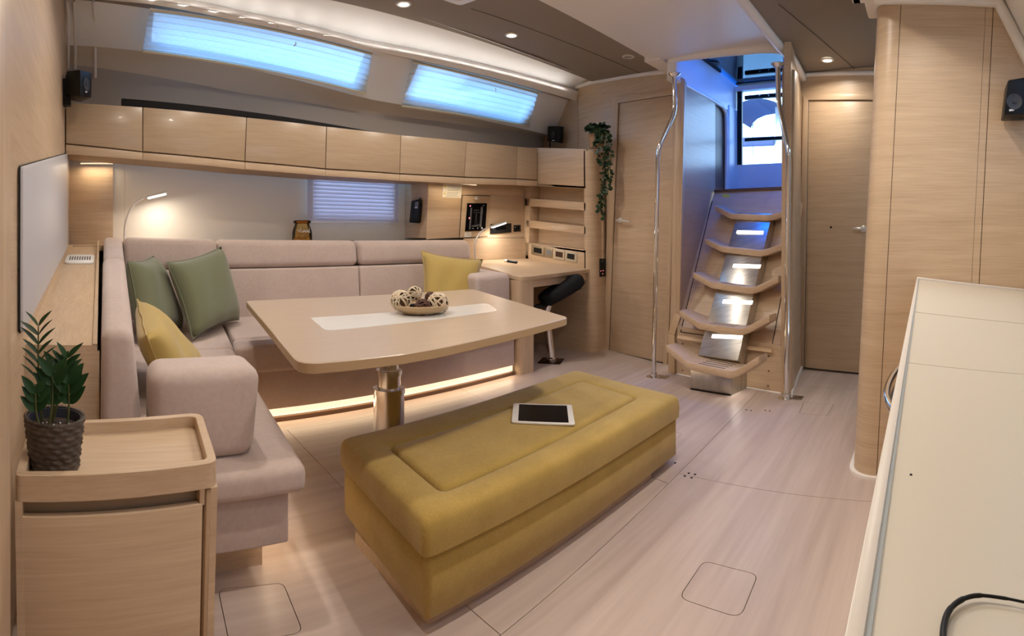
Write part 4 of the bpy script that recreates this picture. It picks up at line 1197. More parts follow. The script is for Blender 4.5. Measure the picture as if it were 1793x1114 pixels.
bm = B(); prism(bm, [aft(966.5, 245, .131), aft(971, 245.4, .131), aft(971, 247.2, .131), aft(966.5, 246.8, .131)], NA * .001); obj('badge', bm, M['print'], s2)
bm = B(); tube(bm, [aft(963, 248, .07), aft(963, 261, .07)], .006, 6); obj('stalk', bm, M['black'], s2)
s3 = thing('wall_speaker', 'black speaker on the oak pillar at the right edge, above the worktop', 'speaker', at(1780, 165, X=2.25))
X_ = 2.22
p = [at(1765, 140, X=X_), at(1806, 133, X=X_ + .02), at(1803, 200, X=X_ + .02), at(1758, 201, X=X_)]
bm = B(); prism(bm, p, (.13, -.005, 0)); bev(bm, .006, 2); obj('cabinet', bm, M['black'], s3)
nx = V((-1, .0, 0)).normalized()
bm = B(); lathe(bm, [(.034, .001), (.034, .005), (.029, .004), (.010, -.001), (.007, .008)], at(1776, 178, X=X_ - .002), 20, axis=nx); obj('speaker_cone', bm, M['cone'], s3)
bm = B(); prism(bm, [at(1767, 191.5, X=X_ - .001), at(1776, 190.5, X=X_ - .001), at(1776, 194, X=X_ - .001), at(1767, 195, X=X_ - .001)], (-.001, 0, 0)); obj('badge', bm, M['print'], s3)
bm = B(); tube(bm, [at(1788, 203, X=2.30), at(1800, 206, X=2.372)], .012, 8); obj('wall_bracket', bm, M['black'], s3)

def reading_lamp(label, base, path, h0, h1, w, power):
    t = thing('reading_lamp', label, 'lamp', base, 'gooseneck reading lamps')
    bm = B(); tube(bm, smooth_path(path, 6), .008, 8); obj('gooseneck', bm, M['satin'], t, 60)
    bm = B(); lathe(bm, [(.02, 0), (.02, .02), (.011, .03)], base, 14); obj('base', bm, M['satin'], t)
    ax = (h1 - h0).normalized(); sd = V((-ax.y, ax.x, 0)).normalized(); up = ax.cross(sd)
    if up.z < 0: up = -up
    bm = B(); prism(bm, [h0 - sd * w, h1 - sd * w, h1 + sd * w, h0 + sd * w], up * .014); bev(bm, .004); obj('lamp_head', bm, M['satin'], t)
    a, b = h0.lerp(h1, .08), h0.lerp(h1, .9)
    # diffuser turned a little towards the room, as the lamp is twisted on its neck
    tilt = (up * .8 + V((0, 1, 0)) * .5).normalized()
    bm = B(); prism(bm, [a - sd * w * .8, b - sd * w * .8, b + sd * w * .8, a + sd * w * .8], -up * .010); obj('diffuser', bm, M['ledhot'], t)
    lt = area((a + b) / 2 - up * .016, (b - a).length, power, sy=.03)
    lt.rotation_euler = (V((0, 0, 1)).rotation_difference(up)).to_euler()
    return t
YR = 3.98
reading_lamp('gooseneck reading lamp at the left, shining on the cream wall behind the sofa', V((at(218, 430, Y=YR).x, YR, 1.032)),
             [V((at(218, 430, Y=YR).x, YR, 1.05)), at(219, 395, Y=YR), at(226, 372, Y=YR), at(238, 355, Y=YR), at(252, 346, Y=YR)], at(256, 347, Y=YR - .01), at(294, 338, Y=YR - .05), .022, 2.0)
YR = 3.68
reading_lamp('gooseneck reading lamp at the right, bent over the chart table', V((at(830, 452, Y=YR).x + .02, YR, ZDY(YR))),
             [V((at(830, 452, Y=YR).x + .02, YR, ZDY(YR) + .02)), at(831, 430, Y=YR), at(836, 415, Y=YR), at(845, 404, Y=YR), at(856, 398, Y=YR)], at(859, 398.5, Y=YR - .01), at(887, 389, Y=YR - .05), .022, 2.2)

# cookie jar on the ledge behind the sofa
YJ = 4.0
bx('sofa_ledge', -.2, XN - .02, 3.875, YH - .002, .99, 1.032, M['oak_x'], wh)
jb = at(529, 424, Y=YJ); jb.z = 1.0325
jh = at(529, 386, Y=YJ).z - 1.0325
rj = (at(545, 410, Y=YJ) - at(512, 410, Y=YJ)).length / 2
jar = thing('cookie_jar', 'amber glass jar with white script on the ledge behind the sofa', 'jar', jb)
pr = [(rj * .88, 0), (rj * .97, .01), (rj, jh * .25), (rj * .98, jh * .5), (rj * .86, jh * .68), (rj * .74, jh * .8), (rj * .72, jh * .86)]
bm = B(); lathe(bm, pr, jb, 28, cap1=False); obj('glass_body', bm, M['amber'], jar, 60)
bm = B(); lathe(bm, [(rj * .72, jh * .86), (rj * .84, jh * .88), (rj * .88, jh * .93), (rj * .84, jh * .985), (rj * .70, jh)], jb, 28); obj('glass_lid', bm, M['amberdark'], jar, 60)
cj = V((0, 0, HC)) - jb; ang = math.atan2(cj.y, cj.x)
def onjar(a, z, r=1.012): return jb + V((rj * r * math.cos(ang + a), rj * r * math.sin(ang + a), z))
strokes = [[(-.62, .66), (-.5, .52), (-.45, .5), (-.32, .78), (-.30, .5), (-.15, .5)], [(-.05, .6), (-.12, .53), (-.02, .5), (.08, .57), (-.02, .61)], [(.14, .6), (.16, .5), (.26, .5), (.28, .61), (.3, .5)],
           [(.36, .6), (.37, .5), (.38, .58), (.46, .61), (.48, .5)], [(.54, .6), (.57, .5), (.62, .72), (.64, .5), (.75, .49)]]
bm = B()
for s in strokes:
    tube(bm, [onjar(a * .95 + .16, (.50 + (z - .5) * .7) * jh, 1.015) for a, z in s], .0034, 5)
obj('white_lettering', bm, M['whiteplastic'], jar)
rng = random.Random(3)
ck0 = None
spots = [(-.32, .35, .40, .036), (.40, .35, .38, .034), (.05, .45, .14, .033), (-.55, .2, .14, .032), (.0, -.2, .12, .034), (.5, .15, .14, .03), (-.1, -.45, .34, .034), (.15, -.1, .42, .033)]
for a, (fx, fy, fz, r) in enumerate(spots):
    # fx across the view, fy away from the camera
    dv = V((math.cos(ang), math.sin(ang), 0)); sv = V((-dv.y, dv.x, 0))
    c = jb + sv * (fx * rj * .9) - dv * (fy * rj * .9) + dv * .02 + V((0, 0, max(fz * jh, r * .6)))
    if ck0 is None:
        bm = B(); bmesh.ops.create_icosphere(bm, subdivisions=2, radius=.034)
        for v in bm.verts: v.co.z *= .62; v.co += v.co.normalized() * rng.uniform(-.0015, .0015)
        ck0 = obj('cookie', bm, M['cookie'], None, 60, 'brown round cookie seen through the amber glass jar', None, 'cookie', 'cookies in the amber jar')
        o = ck0
    else:
        o = ck0.copy(); COL.objects.link(o)
    o.location = c
    o.rotation_euler = (rng.uniform(.5, 1.6), rng.uniform(-.5, .5), rng.uniform(0, 3))
# ------------------------------------------------------------------ corner sofa
sofa = thing('corner_sofa', 'taupe upholstered corner sofa along the hull with lit toe recess', 'sofa', (.6, 2.6, 0))
SM = M['sofa']
ZS = lambda Y: .40 + .058 * (Y - 1.48)
def cushion(name, b, t, r=.03, seg=4, m=SM, puff=0.0, parent=sofa, **k):
    bm = B(); hexa(bm, b, t)
    if puff:
        bmesh.ops.subdivide_edges(bm, edges=bm.edges[:], cuts=1, use_grid_fill=True)
        c = sum((v.co for v in bm.verts), V((0, 0, 0))) / len(bm.verts)
        for v in bm.verts:
            if len(v.link_edges) == 4 and all(len(f.verts) == 4 for f in v.link_faces):
                n = v.normal if v.normal.length else V((0, 0, 0))
        bm.normal_update()
        for v in bm.verts:
            if len(v.link_faces) == 4 and all(f.normal.dot(v.link_faces[0].normal) > .98 for f in v.link_faces):
                v.co += v.link_faces[0].normal * puff
    bev(bm, r, seg)
    return obj(name, bm, m, parent, 50, **k)
def slab(x0a, x1a, ya, x0b, x1b, yb, zf0, zf1):
    """quad footprint near edge (ya) to far edge (yb), heights by functions of Y"""
    f = lambda z: [(x0a, ya, z(ya)), (x1a, ya, z(ya)), (x1b, yb, z(yb)), (x0b, yb, z(yb))]
    return f(zf0), f(zf1)
zc = lambda z: (lambda Y: z)
# chaise (left run)
b, t = slab(.02, .615, 1.475, .02, .735, 2.84, zc(.318), ZS); cushion('seat_cushion', b, t, .026)
b, t = slab(.02, .74, 2.846, .05, .84, 3.62, zc(.318), ZS); cushion('seat_cushion', b, t, .02)
# far run: pads behind, bolster along the front edge
for x0, x1 in ((.846, 1.95), (1.955, 3.06)):
    b, t = slab(x0 - .06, min(x1 - .02, 2.96), 3.03, x0, x1 + .02, 3.62, zc(.318), ZS); cushion('seat_cushion', b, t, .02)
    b, t = slab(x0 - .105, min(x1 - .04, 2.94), 2.84, x0 - .065, x1 - .025, 3.025, zc(.318), lambda Y: ZS(Y) - .003); cushion('seat_bolster', b, t, .026)
# upholstered base
b, t = slab(.05, .572, 1.52, .05, .60, 2.92, zc(.152), zc(.317)); cushion('base_panel', b, t, .008, 2)
b, t = slab(.05, 2.95, 2.93, .05, 3.10, 3.7, zc(.076), zc(.317)); cushion('base_panel', b, t, .006, 2)
b, t = slab(.06, .535, 1.675, .06, .545, 3.0, zc(0), zc(.151)); obj_ = hx('plinth', b, t, M['oak_x'], sofa)
b, t = slab(.06, 2.95, 3.02, .06, 3.05, 3.7, zc(0), zc(.075)); hx('plinth', b, t, M['oak_x'], sofa)
bx('plinth_board', .55, 2.955, 2.925, 3.02, 0.0, .028, M['brown'], sofa, .003)
bx('led_strip', .56, 2.945, 2.945, 2.960, .030, .0745, M['led'], sofa)
area((1.75, 2.922, .062), 2.35, 2.2, (math.radians(-38), 0, 0), (1, .74, .46), sy=.02)
area((.565, 2.2, .148), .02, 1.2, (0, math.radians(-25), 0), (1, .74, .46), sy=1.2)
bx('led_strip', .537, .541, 1.72, 2.88, .128, .150, M['led'], sofa)
# back cushions: a pad and a head roll each
zb_, zm, zt2 = .46, .862, 1.062
for x0, x1 in ((.165, .833), (.838, 1.955), (1.962, 3.13)):
    cushion('back_pad', [(x0, 3.60, zb_), (x1, 3.60, zb_), (x1, 3.86, zb_), (x0, 3.86, zb_)], [(x0, 3.635, zm), (x1, 3.635, zm), (x1, 3.87, zm), (x0, 3.87, zm)], .018, 3)
    sl = -.004
    cushion('head_roll', [(x0, 3.632, zm + .003), (x1, 3.632, zm + .003), (x1, 3.868, zm + .003), (x0, 3.868, zm + .003)],
            [(x0, 3.66, zt2 + (.028 if x0 < .5 else .012 if x0 < 1 else 0)), (x1, 3.66, zt2 + (.012 if x0 < .5 else 0)), (x1, 3.868, zt2 + (.010 if x0 < .5 else 0)), (x0, 3.868, zt2 + (.028 if x0 < .5 else .010 if x0 < 1 else 0))],
            .05 if x0 < 1.9 else .06, 5)
# left backrest, two lengths
ZL = lambda Y: .80 + .130 * (Y - 1.62)
def left_back(y0, y1, nm):
    x0 = lambda Y: .0 + .012 * (Y - 1.62)
    xt = lambda Y: .105 + .026 * (Y - 1.62)
    xb = lambda Y: .142 + .012 * (Y - 1.62)
    cushion(nm, [(x0(y0), y0, .38), (xb(y0), y0, .38), (xb(y1), y1, .45), (x0(y1), y1, .45)],
            [(x0(y0) + .004, y0 + .03, ZL(y0)), (xt(y0), y0 + .03, ZL(y0)), (xt(y1), y1, ZL(y1)), (x0(y1), y1, ZL(y1))], .036, 5)
left_back(1.62, 2.985, 'side_back')
left_back(2.99, 3.87, 'side_back')
# arms
cushion('armrest', [(.155, 1.575, .402), (.478, 1.575, .402), (.495, 1.80, .415), (.155, 1.80, .415)], [(.155, 1.585, .682), (.512, 1.585, .682), (.514, 1.80, .688), (.155, 1.80, .688)], .05, 5)
cushion('armrest', [(2.60, 2.98, .47), (2.968, 2.98, .47), (3.155, 3.63, .47), (2.80, 3.63, .47)], [(2.60, 2.985, .80), (2.968, 2.985, .80), (3.155, 3.63, .815), (2.80, 3.63, .815)], .045, 5)

# ------------------------------------------------------------------ loose cushions
def pillow(label, c4, thick, m, nrm, group='loose cushions on the sofa', pinch=.10, fold=0.0):
    c4 = [V(p) for p in c4]                                        # TL TR BR BL
    ctr = sum(c4, V((0, 0, 0))) / 4
    t = thing('cushion', label, 'cushion', ctr, group)
    nrm = V(nrm).normalized()
    N = 18
    bm = B()
    fr, bk = {}, {}
    for i in range(N + 1):
        for j in range(N + 1):
            s, v = i / N, j / N
            a, c = s * 2 - 1, v * 2 - 1
            p = c4[0].lerp(c4[1], s).lerp(c4[3].lerp(c4[2], s), v)
            pull = pinch * ((1 - c * c) * abs(a) ** 3 * math.copysign(1, a))
            pull2 = pinch * ((1 - a * a) * abs(c) ** 3 * math.copysign(1, c))
            p = p - ((c4[1] - c4[0]) * pull * .5 + (c4[3] - c4[0]) * pull2 * .5)
            h = thick * ((1 - a ** 4) * (1 - c ** 4)) ** .55
            wob = .006 * math.sin(7 * a + 3 * c) * (1 - a * a) * (1 - c * c) + .007 * math.sin(16 * s) * max(0, abs(c) - .55) * (1 - a * a)
            edge = i in (0, N) or j in (0, N)
            fr[i, j] = bm.verts.new(p + nrm * (h + wob))
            bk[i, j] = fr[i, j] if edge else bm.verts.new(p - nrm * (h * .8))
    for i in range(N):
        for j in range(N):
            bm.faces.new([fr[i, j], fr[i + 1, j], fr[i + 1, j + 1], fr[i, j + 1]])
            bm.faces.new([bk[i, j], bk[i, j + 1], bk[i + 1, j + 1], bk[i + 1, j]])
    ring = [fr[i, 0].co.copy() for i in range(N + 1)] + [fr[N, j].co.copy() for j in range(1, N + 1)] + [fr[i, N].co.copy() for i in range(N - 1, -1, -1)] + [fr[0, j].co.copy() for j in range(N - 1, 0, -1)]
    obj('cover', bm, m, t, 80)
    bm = B(); tube(bm, ring, .004, 5, closed=True); obj('seam', bm, m, t, 80)
    return t
pillow('sage green velvet cushion leaning on the left back of the sofa, behind the mustard one', [at(224, 457, D=3.15), at(268, 448, D=3.50), at(318, 577, D=3.42), at(246, 590, D=2.9)], .10, M['green'], (.9, -.42, .15))
pillow('large sage green velvet cushion standing upright in the sofa corner, turned to the camera', [at(291, 460, D=3.27), at(387, 432, D=3.62), at(419, 560, D=3.56), at(337, 594, D=3.0)], .115, M['green'], (.55, -.8, .22))
pillow('mustard velvet cushion tucked behind the near armrest', [at(256, 588, D=1.98), at(240, 524, D=2.62), at(352, 640, D=2.50), at(300, 700, D=1.98)], .085, M['mustard'], (.85, -.35, .4))
pillow('mustard velvet cushion propped at the right end of the sofa by the chart table', [at(738, 439, D=4.18), at(846, 454, D=4.35), at(826, 556, D=4.08), at(737, 548, D=3.95)], .09, M['mustard'], (-.4, -.9, .2))

# ------------------------------------------------------------------ dining table
ZTB = .72
tbl = thing('dining_table', 'large oak laminate table on a telescopic chrome pedestal', 'table', (1.45, 2.1, 0))
tp = [(430, 527), (528, 522.5), (635, 518), (735, 512.5), (828, 506), (908, 530), (996, 556), (924, 575), (851, 592), (780, 607.5), (707, 620), (620, 630), (524, 638), (474, 578)]
tp = [at(x, y, Z=ZTB) for x, y in tp]
lp = rrect(tp, [.05, .02, .02, .02, .06, .02, .07, .05, .05, .05, .05, .05, .07, .02], 4)
bm = B(); loops(bm, [[p - V((0, 0, .034)) for p in inset(lp, .003)], [p - V((0, 0, .031)) for p in lp], [p - V((0, 0, .003)) for p in lp], inset(lp, .003)]); obj('table_top', bm, [M['table'], M['tableedge']], tbl, 40)
o = tbl.children[0]
for p in o.data.polygons:
    if abs(p.normal.z) < .5: p.material_index = 1
ip = rrect([at(543, 557, Z=ZTB), at(853, 531, Z=ZTB), at(872, 545, Z=ZTB), at(570, 580, Z=ZTB)], .035, 5)
bm = B(); prism(bm, [p + V((0, 0, .0015)) for p in ip], (0, 0, -.004)); obj('white_inlay', bm, M['inlay'], tbl)
pc = at(681, 700, D=2.6); px_, py_ = pc.x, pc.y
bm = B(); lathe(bm, [(.13, 0), (.13, .008), (.085, .018), (.076, .03), (.076, .325), (.081, .326), (.081, .350), (.060, .353)], (px_, py_, 0), 36); obj('lower_column', bm, M['column'], tbl)
bm = B(); lathe(bm, [(.058, .34), (.058, .415), (.064, .416), (.064, .438), (.048, .44)], (px_, py_, 0), 36); obj('middle_column', bm, M['column'], tbl)
bm = B(); lathe(bm, [(.047, .43), (.047, .672), (.12, .675), (.12, .686)], (px_, py_, 0), 36); obj('upper_column', bm, M['chrome'], tbl)

# bowl of wicker balls
bc = at(737, 549, Z=ZTB)
bwl = thing('wooden_bowl', 'shallow wooden dish of decorative balls on the white table inlay', 'bowl', bc)
rb_ = (at(792, 545, Z=ZTB + .045) - at(683, 545, Z=ZTB + .045)).length / 2
bm = B(); lathe(bm, [(rb_ * .45, .0015), (rb_ * .62, .004), (rb_ * .86, .024), (rb_, .046), (rb_ * .985, .049), (rb_ * .84, .030), (rb_ * .60, .012), (0.002, .009)], bc, 44); obj('dish', bm, M['bowl'], bwl, 60)
def wicker_ball(label, x, y, D, rpx, mats, n, sr, seed):
    r = rpx * D / F
    c = at(x, y, D=D)
    t = thing('decorative_ball', label, 'ball', c, 'wicker balls in the dish')
    rg = random.Random(seed)
    bm = B(); bmesh.ops.create_icosphere(bm, subdivisions=2, radius=r * .78)
    bmesh.ops.translate(bm, verts=bm.verts[:], vec=c); obj('core', bm, mats[1], t, 80)
    bm = B()
    for k in range(n):
        ax = V((rg.gauss(0, 1), rg.gauss(0, 1), rg.gauss(0, 1))).normalized()
        e1 = ax.orthogonal().normalized(); e2 = ax.cross(e1)
        h = rg.uniform(-.45, .45) * r
        rr = math.sqrt(max(1e-6, (r * .96) ** 2 - h * h))
        ph = rg.uniform(0, 6)
        tube(bm, [c + ax * (h + .04 * r * math.sin(3 * a + ph)) + (e1 * math.cos(a) + e2 * math.sin(a)) * rr * (1 + .02 * math.sin(5 * a + ph)) for a in [2 * PI * i / 22 for i in range(22)]], sr, 5, closed=True)
    obj('strands', bm, mats[0], t, 80)
DB_ = (bc - V((0, 0, HC))).to_2d().length
DB_ = bc.to_2d().length
lw, dw_ = (M['wicker'], M['wickercore']), (M['darkwicker'], M['darkcore'])
wicker_ball('large pale wicker ball at the left of the dish', 702, 526.5, DB_ - .02, 18.5, lw, 20, .0034, 1)
wicker_ball('smaller pale wicker ball on top at the back of the dish', 726, 514.5, DB_ + .06, 13, lw, 20, .003, 2)
wicker_ball('large pale wicker ball at the right of the dish, open weave', 767, 531.5, DB_ + .0, 19, lw, 17, .0042, 3)
wicker_ball('dark brown ball at the front of the dish between two pale ones', 740, 538, DB_ - .07, 14.5, dw_, 26, .0026, 4)
wicker_ball('dark brown ball at the back, peeping out beside the right pale one', 754, 521, DB_ + .12, 10, dw_, 20, .0026, 5)
wicker_ball('small black shiny ball low between the pale and the dark brown ones', 724, 538.5, DB_ - .03, 6.5, (M['black'], M['black']), 16, .002, 6)

# ------------------------------------------------------------------ ottoman and tablet
ZO = .33
oc = [at(597, 766, Z=ZO), at(1008, 646, Z=ZO), at(1189, 692, Z=ZO), at(745, 911, Z=ZO)]
otto = thing('ottoman', 'long ochre corduroy ottoman with a recessed panel seam on top', 'ottoman', V(((oc[0].x + oc[2].x) / 2, (oc[0].y + oc[2].y) / 2, 0)))
def ring(d, z, r, base=oc): return rrect([V((p.x, p.y, z)) for p in inset(base, d)], r, 6)
gc = [at(682, 783, Z=ZO), at(1019, 667, Z=ZO), at(1114, 697, Z=ZO), at(775, 861, Z=ZO)]
bm = B()
ls = [ring(.010, .222, .02), ring(-.004, .226, .025), ring(-.007, .275, .025), ring(-.004, .308, .028), ring(.003, .321, .03), ring(.014, .329, .035), ring(.035, .333, .04)]
gl = lambda d, z: [V((p.x, p.y, z)) for p in rrect(inset(gc, d), .035, 6)]
ls += [gl(-.022, .334), gl(-.010, .330), gl(-.004, .322), gl(.0, .306), gl(.003, .322), gl(.009, .333), gl(.022, .338), gl(.06, .340)]
loops(bm, ls); obj('top_cushion', bm, M['ochre'], otto, 60)
bm = B(); loops(bm, [ring(.012, .045, .02), ring(.008, .05, .02), ring(.008, .215, .02), ring(.016, .222, .02)]); obj('upholstered_body', bm, M['ochre'], otto, 50)
plb = [V((.875, 1.66, 0)), V((2.08, 1.70, 0)), V((2.075, 1.19, 0)), V((.868, 1.205, 0))]
bm = B(); loops(bm, [rrect(plb, .005, 2), [p + V((0, 0, .046)) for p in rrect(plb, .005, 2)]]); obj('plinth', bm, M['oak_x'], otto)
tb = [at(899, 706, Z=ZO + .018), at(1001, 709, Z=ZO + .018), at(1007, 743.5, Z=ZO + .018), at(895.5, 739, Z=ZO + .018)]
tab = thing('tablet', 'white-framed tablet with a dark screen lying on the ochre ottoman', 'tablet', (tb[0] + tb[2]) / 2)
lp = rrect(tb, .012, 5)
bm = B(); loops(bm, [[p - V((0, 0, .0075)) for p in inset(lp, .003)], [p - V((0, 0, .004)) for p in lp], [p for p in lp], [p + V((0, 0, .0006)) for p in inset(lp, .001)]]); obj('body', bm, M['whiteplastic'], tab)
def tl(s, v): return tb[0].lerp(tb[1], s).lerp(tb[3].lerp(tb[2], s), v)
pz('screen', [tl(.10, .06) + V((0, 0, .0012)), tl(.915, .06) + V((0, 0, .0012)), tl(.905, .93) + V((0, 0, .0012)), tl(.105, .93) + V((0, 0, .0012))], (0, 0, -.001), M['screen'], tab)
bm = B(); c_ = tl(.05, .5); tube(bm, [c_ + V((.006 * math.cos(a), .006 * math.sin(a), .0008)) for a in [2 * PI * i / 14 for i in range(14)]], .0007, 4, closed=True); obj('home_button', bm, M['satin'], tab)

# ------------------------------------------------------------------ near-left cabinet
ZNS = .62
n4 = [V((-.170, 1.040, 0)), V((.248, 1.088, 0)), V((.275, 1.405, 0)), V((-.178, 1.355, 0))]
cab = thing('side_cabinet', 'oak side cabinet with a tray top in the lower left corner', 'cabinet', (.04, 1.2, 0))
def up(p, z): return V((p.x, p.y, z))
rr_ = [.012, .035, .035, .012]
def nring(d, z, r=rr_): return rrect([up(p, z) for p in inset(n4, d)], r, 5)
bm = B(); loops(bm, [nring(.018, ZNS - .045), nring(.018, ZNS - .030)]); obj('tray_bottom', bm, M['oak_x'], cab)
# tray rim with rounded outer corners
ri_ = [.004, .022, .022, .004]
bm = B()
loops(bm, [nring(0, ZNS - .053), nring(0, ZNS - .0015), nring(.0015, ZNS), nring(.0185, ZNS, ri_), nring(.02, ZNS - .0015, ri_), nring(.02, ZNS - .046, ri_)], cap0=False, cap1=False)
obj('tray_rim', bm, M['oak_x'], cab)
# carcass, slightly tapering downwards
tp_ = lambda p, z: V((p.x * (1 - .10 * (ZNS - z)) , p.y, z))
def tap(q, z, d=0.0): return [tp_(p, z) for p in inset(q, d)]
fl, frr = n4[0], n4[1]
dv = (frr - fl).normalized(); nv = V((dv.y, -dv.x, 0))
if nv.y > 0: nv = -nv
def fpt(s, z, off=0.0):
    p = fl.lerp(frr, s) + nv * off
    return tp_(V((p.x, p.y, z)), z)
def fboard(name, s0, s1, z0, z1, m, off, th, r=.002):
    b = [fpt(s0, z0, off), fpt(s1, z0, off), fpt(s1, z0, off - th), fpt(s0, z0, off - th)]
    t = [fpt(s0, z1, off), fpt(s1, z1, off), fpt(s1, z1, off - th), fpt(s0, z1, off - th)]
    return hx(name, b, t, m, cab, r)
fboard('front_rail', 0, 1, ZNS - .054, ZNS - .0535, M['oak_x'], 0, .02, 0)
fboard('corner_post', .94, 1.0, 0, ZNS - .054, M['oak_v'], 0, .05, .014)
fboard('stile', .0, .035, ZNS - .09, ZNS - .054, M['oak'], -.004, .03)
fboard('stile', .912, .94, ZNS - .09, ZNS - .054, M['oak'], -.004, .03)
fboard('finger_recess', .03, .93, ZNS - .095, ZNS - .054, M['recess'], -.028, .01)
fboard('cabinet_door', .022, .928, .03, ZNS - .085, M['oak'], -.001, .02, .003)
fboard('door_gap', .005, .94, .0, ZNS - .09, M['gap'], -.022, .004, 0)
for (A, Bq) in ((n4[1], n4[2]), (n4[2], n4[3]), (n4[3], n4[0])):
    pz('side_board', [tp_(up(A, 0), .0), tp_(up(Bq, 0), .0), up(Bq, ZNS - .054), up(A, ZNS - .054)], V((n4[0] + n4[2]) / 2 - (A + Bq) / 2).normalized() * .015, M['oak'], cab)

# ------------------------------------------------------------------ potted plant
pb = at(95, 815, Z=ZNS - .03)
pb = V((-.100, 1.155, ZNS - .03))
hgt = .110
pot = thing('potted_plant', 'glossy green zz plant in a dark woven basket on the side cabinet', 'plant', pb)
bm = B()
NR, NA_ = 56, 96
ls = []
for i in range(NR + 1):
    v = i / NR
    r = .0525 + .0125 * v
    row = []
    for k in range(NA_):
        a = 2 * PI * k / NA_
        ringi = int(v * 8.999)
        ph = (v * 9) % 1.0
        strand = math.sin(PI * ph)
        slant = math.sin(a * 13 + (2.2 if ringi % 2 else 0) + ph * 2.4)
        rr = r + .0042 * strand * (.55 + .45 * slant)
        row.append(pb + V((rr * math.cos(a), rr * math.sin(a), hgt * v)))
    ls.append(row)
ls.append([pb + V((.061 * math.cos(a), .061 * math.sin(a), hgt + .001)) for a in [2 * PI * k / NA_ for k in range(NA_)]])
loops(bm, ls, cap1=False); obj('woven_basket', bm, M['basket'], pot, 80)
bm = B()
for k in range(46):
    a = 2 * PI * k / 46
    tube(bm, [pb + V((.0635 * math.cos(a - .05), .0635 * math.sin(a - .05), hgt - .003)), pb + V((.0655 * math.cos(a), .0655 * math.sin(a), hgt + .003)), pb + V((.062 * math.cos(a + .12), .062 * math.sin(a + .12), hgt + .002))], .0032, 5)
obj('braided_rim', bm, M['basket'], pot, 80)
bm = B(); lathe(bm, [(.0565, hgt - .055), (.0605, hgt + .001), (.0575, hgt + .001), (.055, hgt - .055)], pb, 40, cap1=False); obj('pot_liner', bm, M['liner'], pot)
bm = B(); lathe(bm, [(.056, hgt - .04), (.0575, hgt - .020), (.03, hgt - .013), (.002, hgt - .011)], pb, 30)
obj('soil', bm, M['soil'], pot)
rg = random.Random(5)
for k in range(9):
    bm = B(); bmesh.ops.create_icosphere(bm, subdivisions=1, radius=.0022)
    a, r = rg.uniform(3.4, 6.2), rg.uniform(.01, .045)
    bmesh.ops.translate(bm, verts=bm.verts[:], vec=pb + V((r * math.cos(a), r * math.sin(a), hgt - .011))); obj('perlite_grain', bm, M['white'], pot)
def leaf_mesh():
    bm = B()
    n = 8
    rows = []
    for i in range(n + 1):
        v = i / n
        w = .30 * math.sin(PI * v ** .85) ** .8 * (1 - .25 * v)
        rows.append([bm.verts.new((x * w, v, .10 * abs(x) * w * 3 * .5 - .12 * v * v)) for x in (-1, -.5, 0, .5, 1)] if 0 < i < n else [bm.verts.new((0, v, -.12 * v * v))])
    for a, b in zip(rows, rows[1:]):
        if len(a) == 1:
            for j in range(4): bm.faces.new([a[0], b[j + 1], b[j]])
        elif len(b) == 1:
            for j in range(4): bm.faces.new([a[j], a[j + 1], b[0]])
        else:
            for j in range(4): bm.faces.new([a[j], a[j + 1], b[j + 1], b[j]])
    bmesh.ops.recalc_face_normals(bm, faces=bm.faces[:])
    me = bpy.data.meshes.new('leaf'); bm.to_mesh(me); bm.free()
    for p in me.polygons: p.use_smooth = True
    me.materials.append(M['leaf'])
    return me
LM = leaf_mesh()
def put_leaf(parent, p, direction, normal, L, Wd):
    y = V(direction).normalized()
    z = V(normal); z = (z - y * z.dot(y)).normalized(); x = y.cross(z)
    o = bpy.data.objects.new('leaf', LM); COL.objects.link(o); o.parent = parent
    mtx = Matrix((x * Wd, y * L, z * L)).transposed().to_4x4()
    mtx.translation = V(p) - ORG[parent.name]
    o.matrix_local = mtx
view = (pb - V((0, 0, HC))).normalized()
rightv = V((-view.y, view.x, 0)).normalized() * -1
DP = pb.to_2d().length
def zz_stem(base, top, n, L0, L1, wide, bend_=0.0, start=.25):
    mid = base.lerp(top, .5) + rightv * bend_
    path = smooth_path([base, mid, top], 8)
    bm = B(); tube(bm, path, [.0034 - .0019 * i / (len(path) - 1) for i in range(len(path))], 7)
    s = obj('stem', bm, M['stem'], pot, 80)
    for k in range(n):
        f = start + (1 - start) * k / (n - 1)
        i = min(len(path) - 2, int(f * (len(path) - 1)))
        p = path[i].lerp(path[i + 1], f * (len(path) - 1) - i)
        tdir = (path[i + 1] - path[i]).normalized()
        L = (L0 + (L1 - L0) * f) * 1.14
        for sgn in (-1, 1):
            if k == n - 1: d = tdir * .8 + rightv * sgn * .55
            else: d = tdir * .9 + rightv * sgn * rg.uniform(.65, .85) - view * rg.uniform(-.35, .35)
            put_leaf(s, p, d, -view * wide + tdir * (1 - wide) + V((0, 0, .15)), L * rg.uniform(.9, 1.1), L * (.78 if wide > .5 else .62) * rg.uniform(.85, 1.1))
w = lambda x, y, dd=0.0: at(x, y, D=DP + dd)
sb = pb + V((0, 0, hgt - .025))
zz_stem(w(75, 752, .0), w(67, 572, -.0), 7, .056, .044, .25, -.004, .46)
zz_stem(w(88, 755, .01), w(117, 628, .0), 6, .05, .042, .5, .002, .45)
zz_stem(w(84, 757, -.02), w(92, 660, -.02), 4, .052, .05, .9, .004, .5)
zz_stem(w(72, 757, -.03), w(62, 690, -.03), 3, .044, .042, .9, -.004, .55)
zz_stem(w(116, 760, -.01), w(120, 672, -.015), 3, .045, .052, .8, .003, .6)
zz_stem(w(92, 750, .02), w(97, 645, .03), 4, .045, .045, .9, .0, .5)

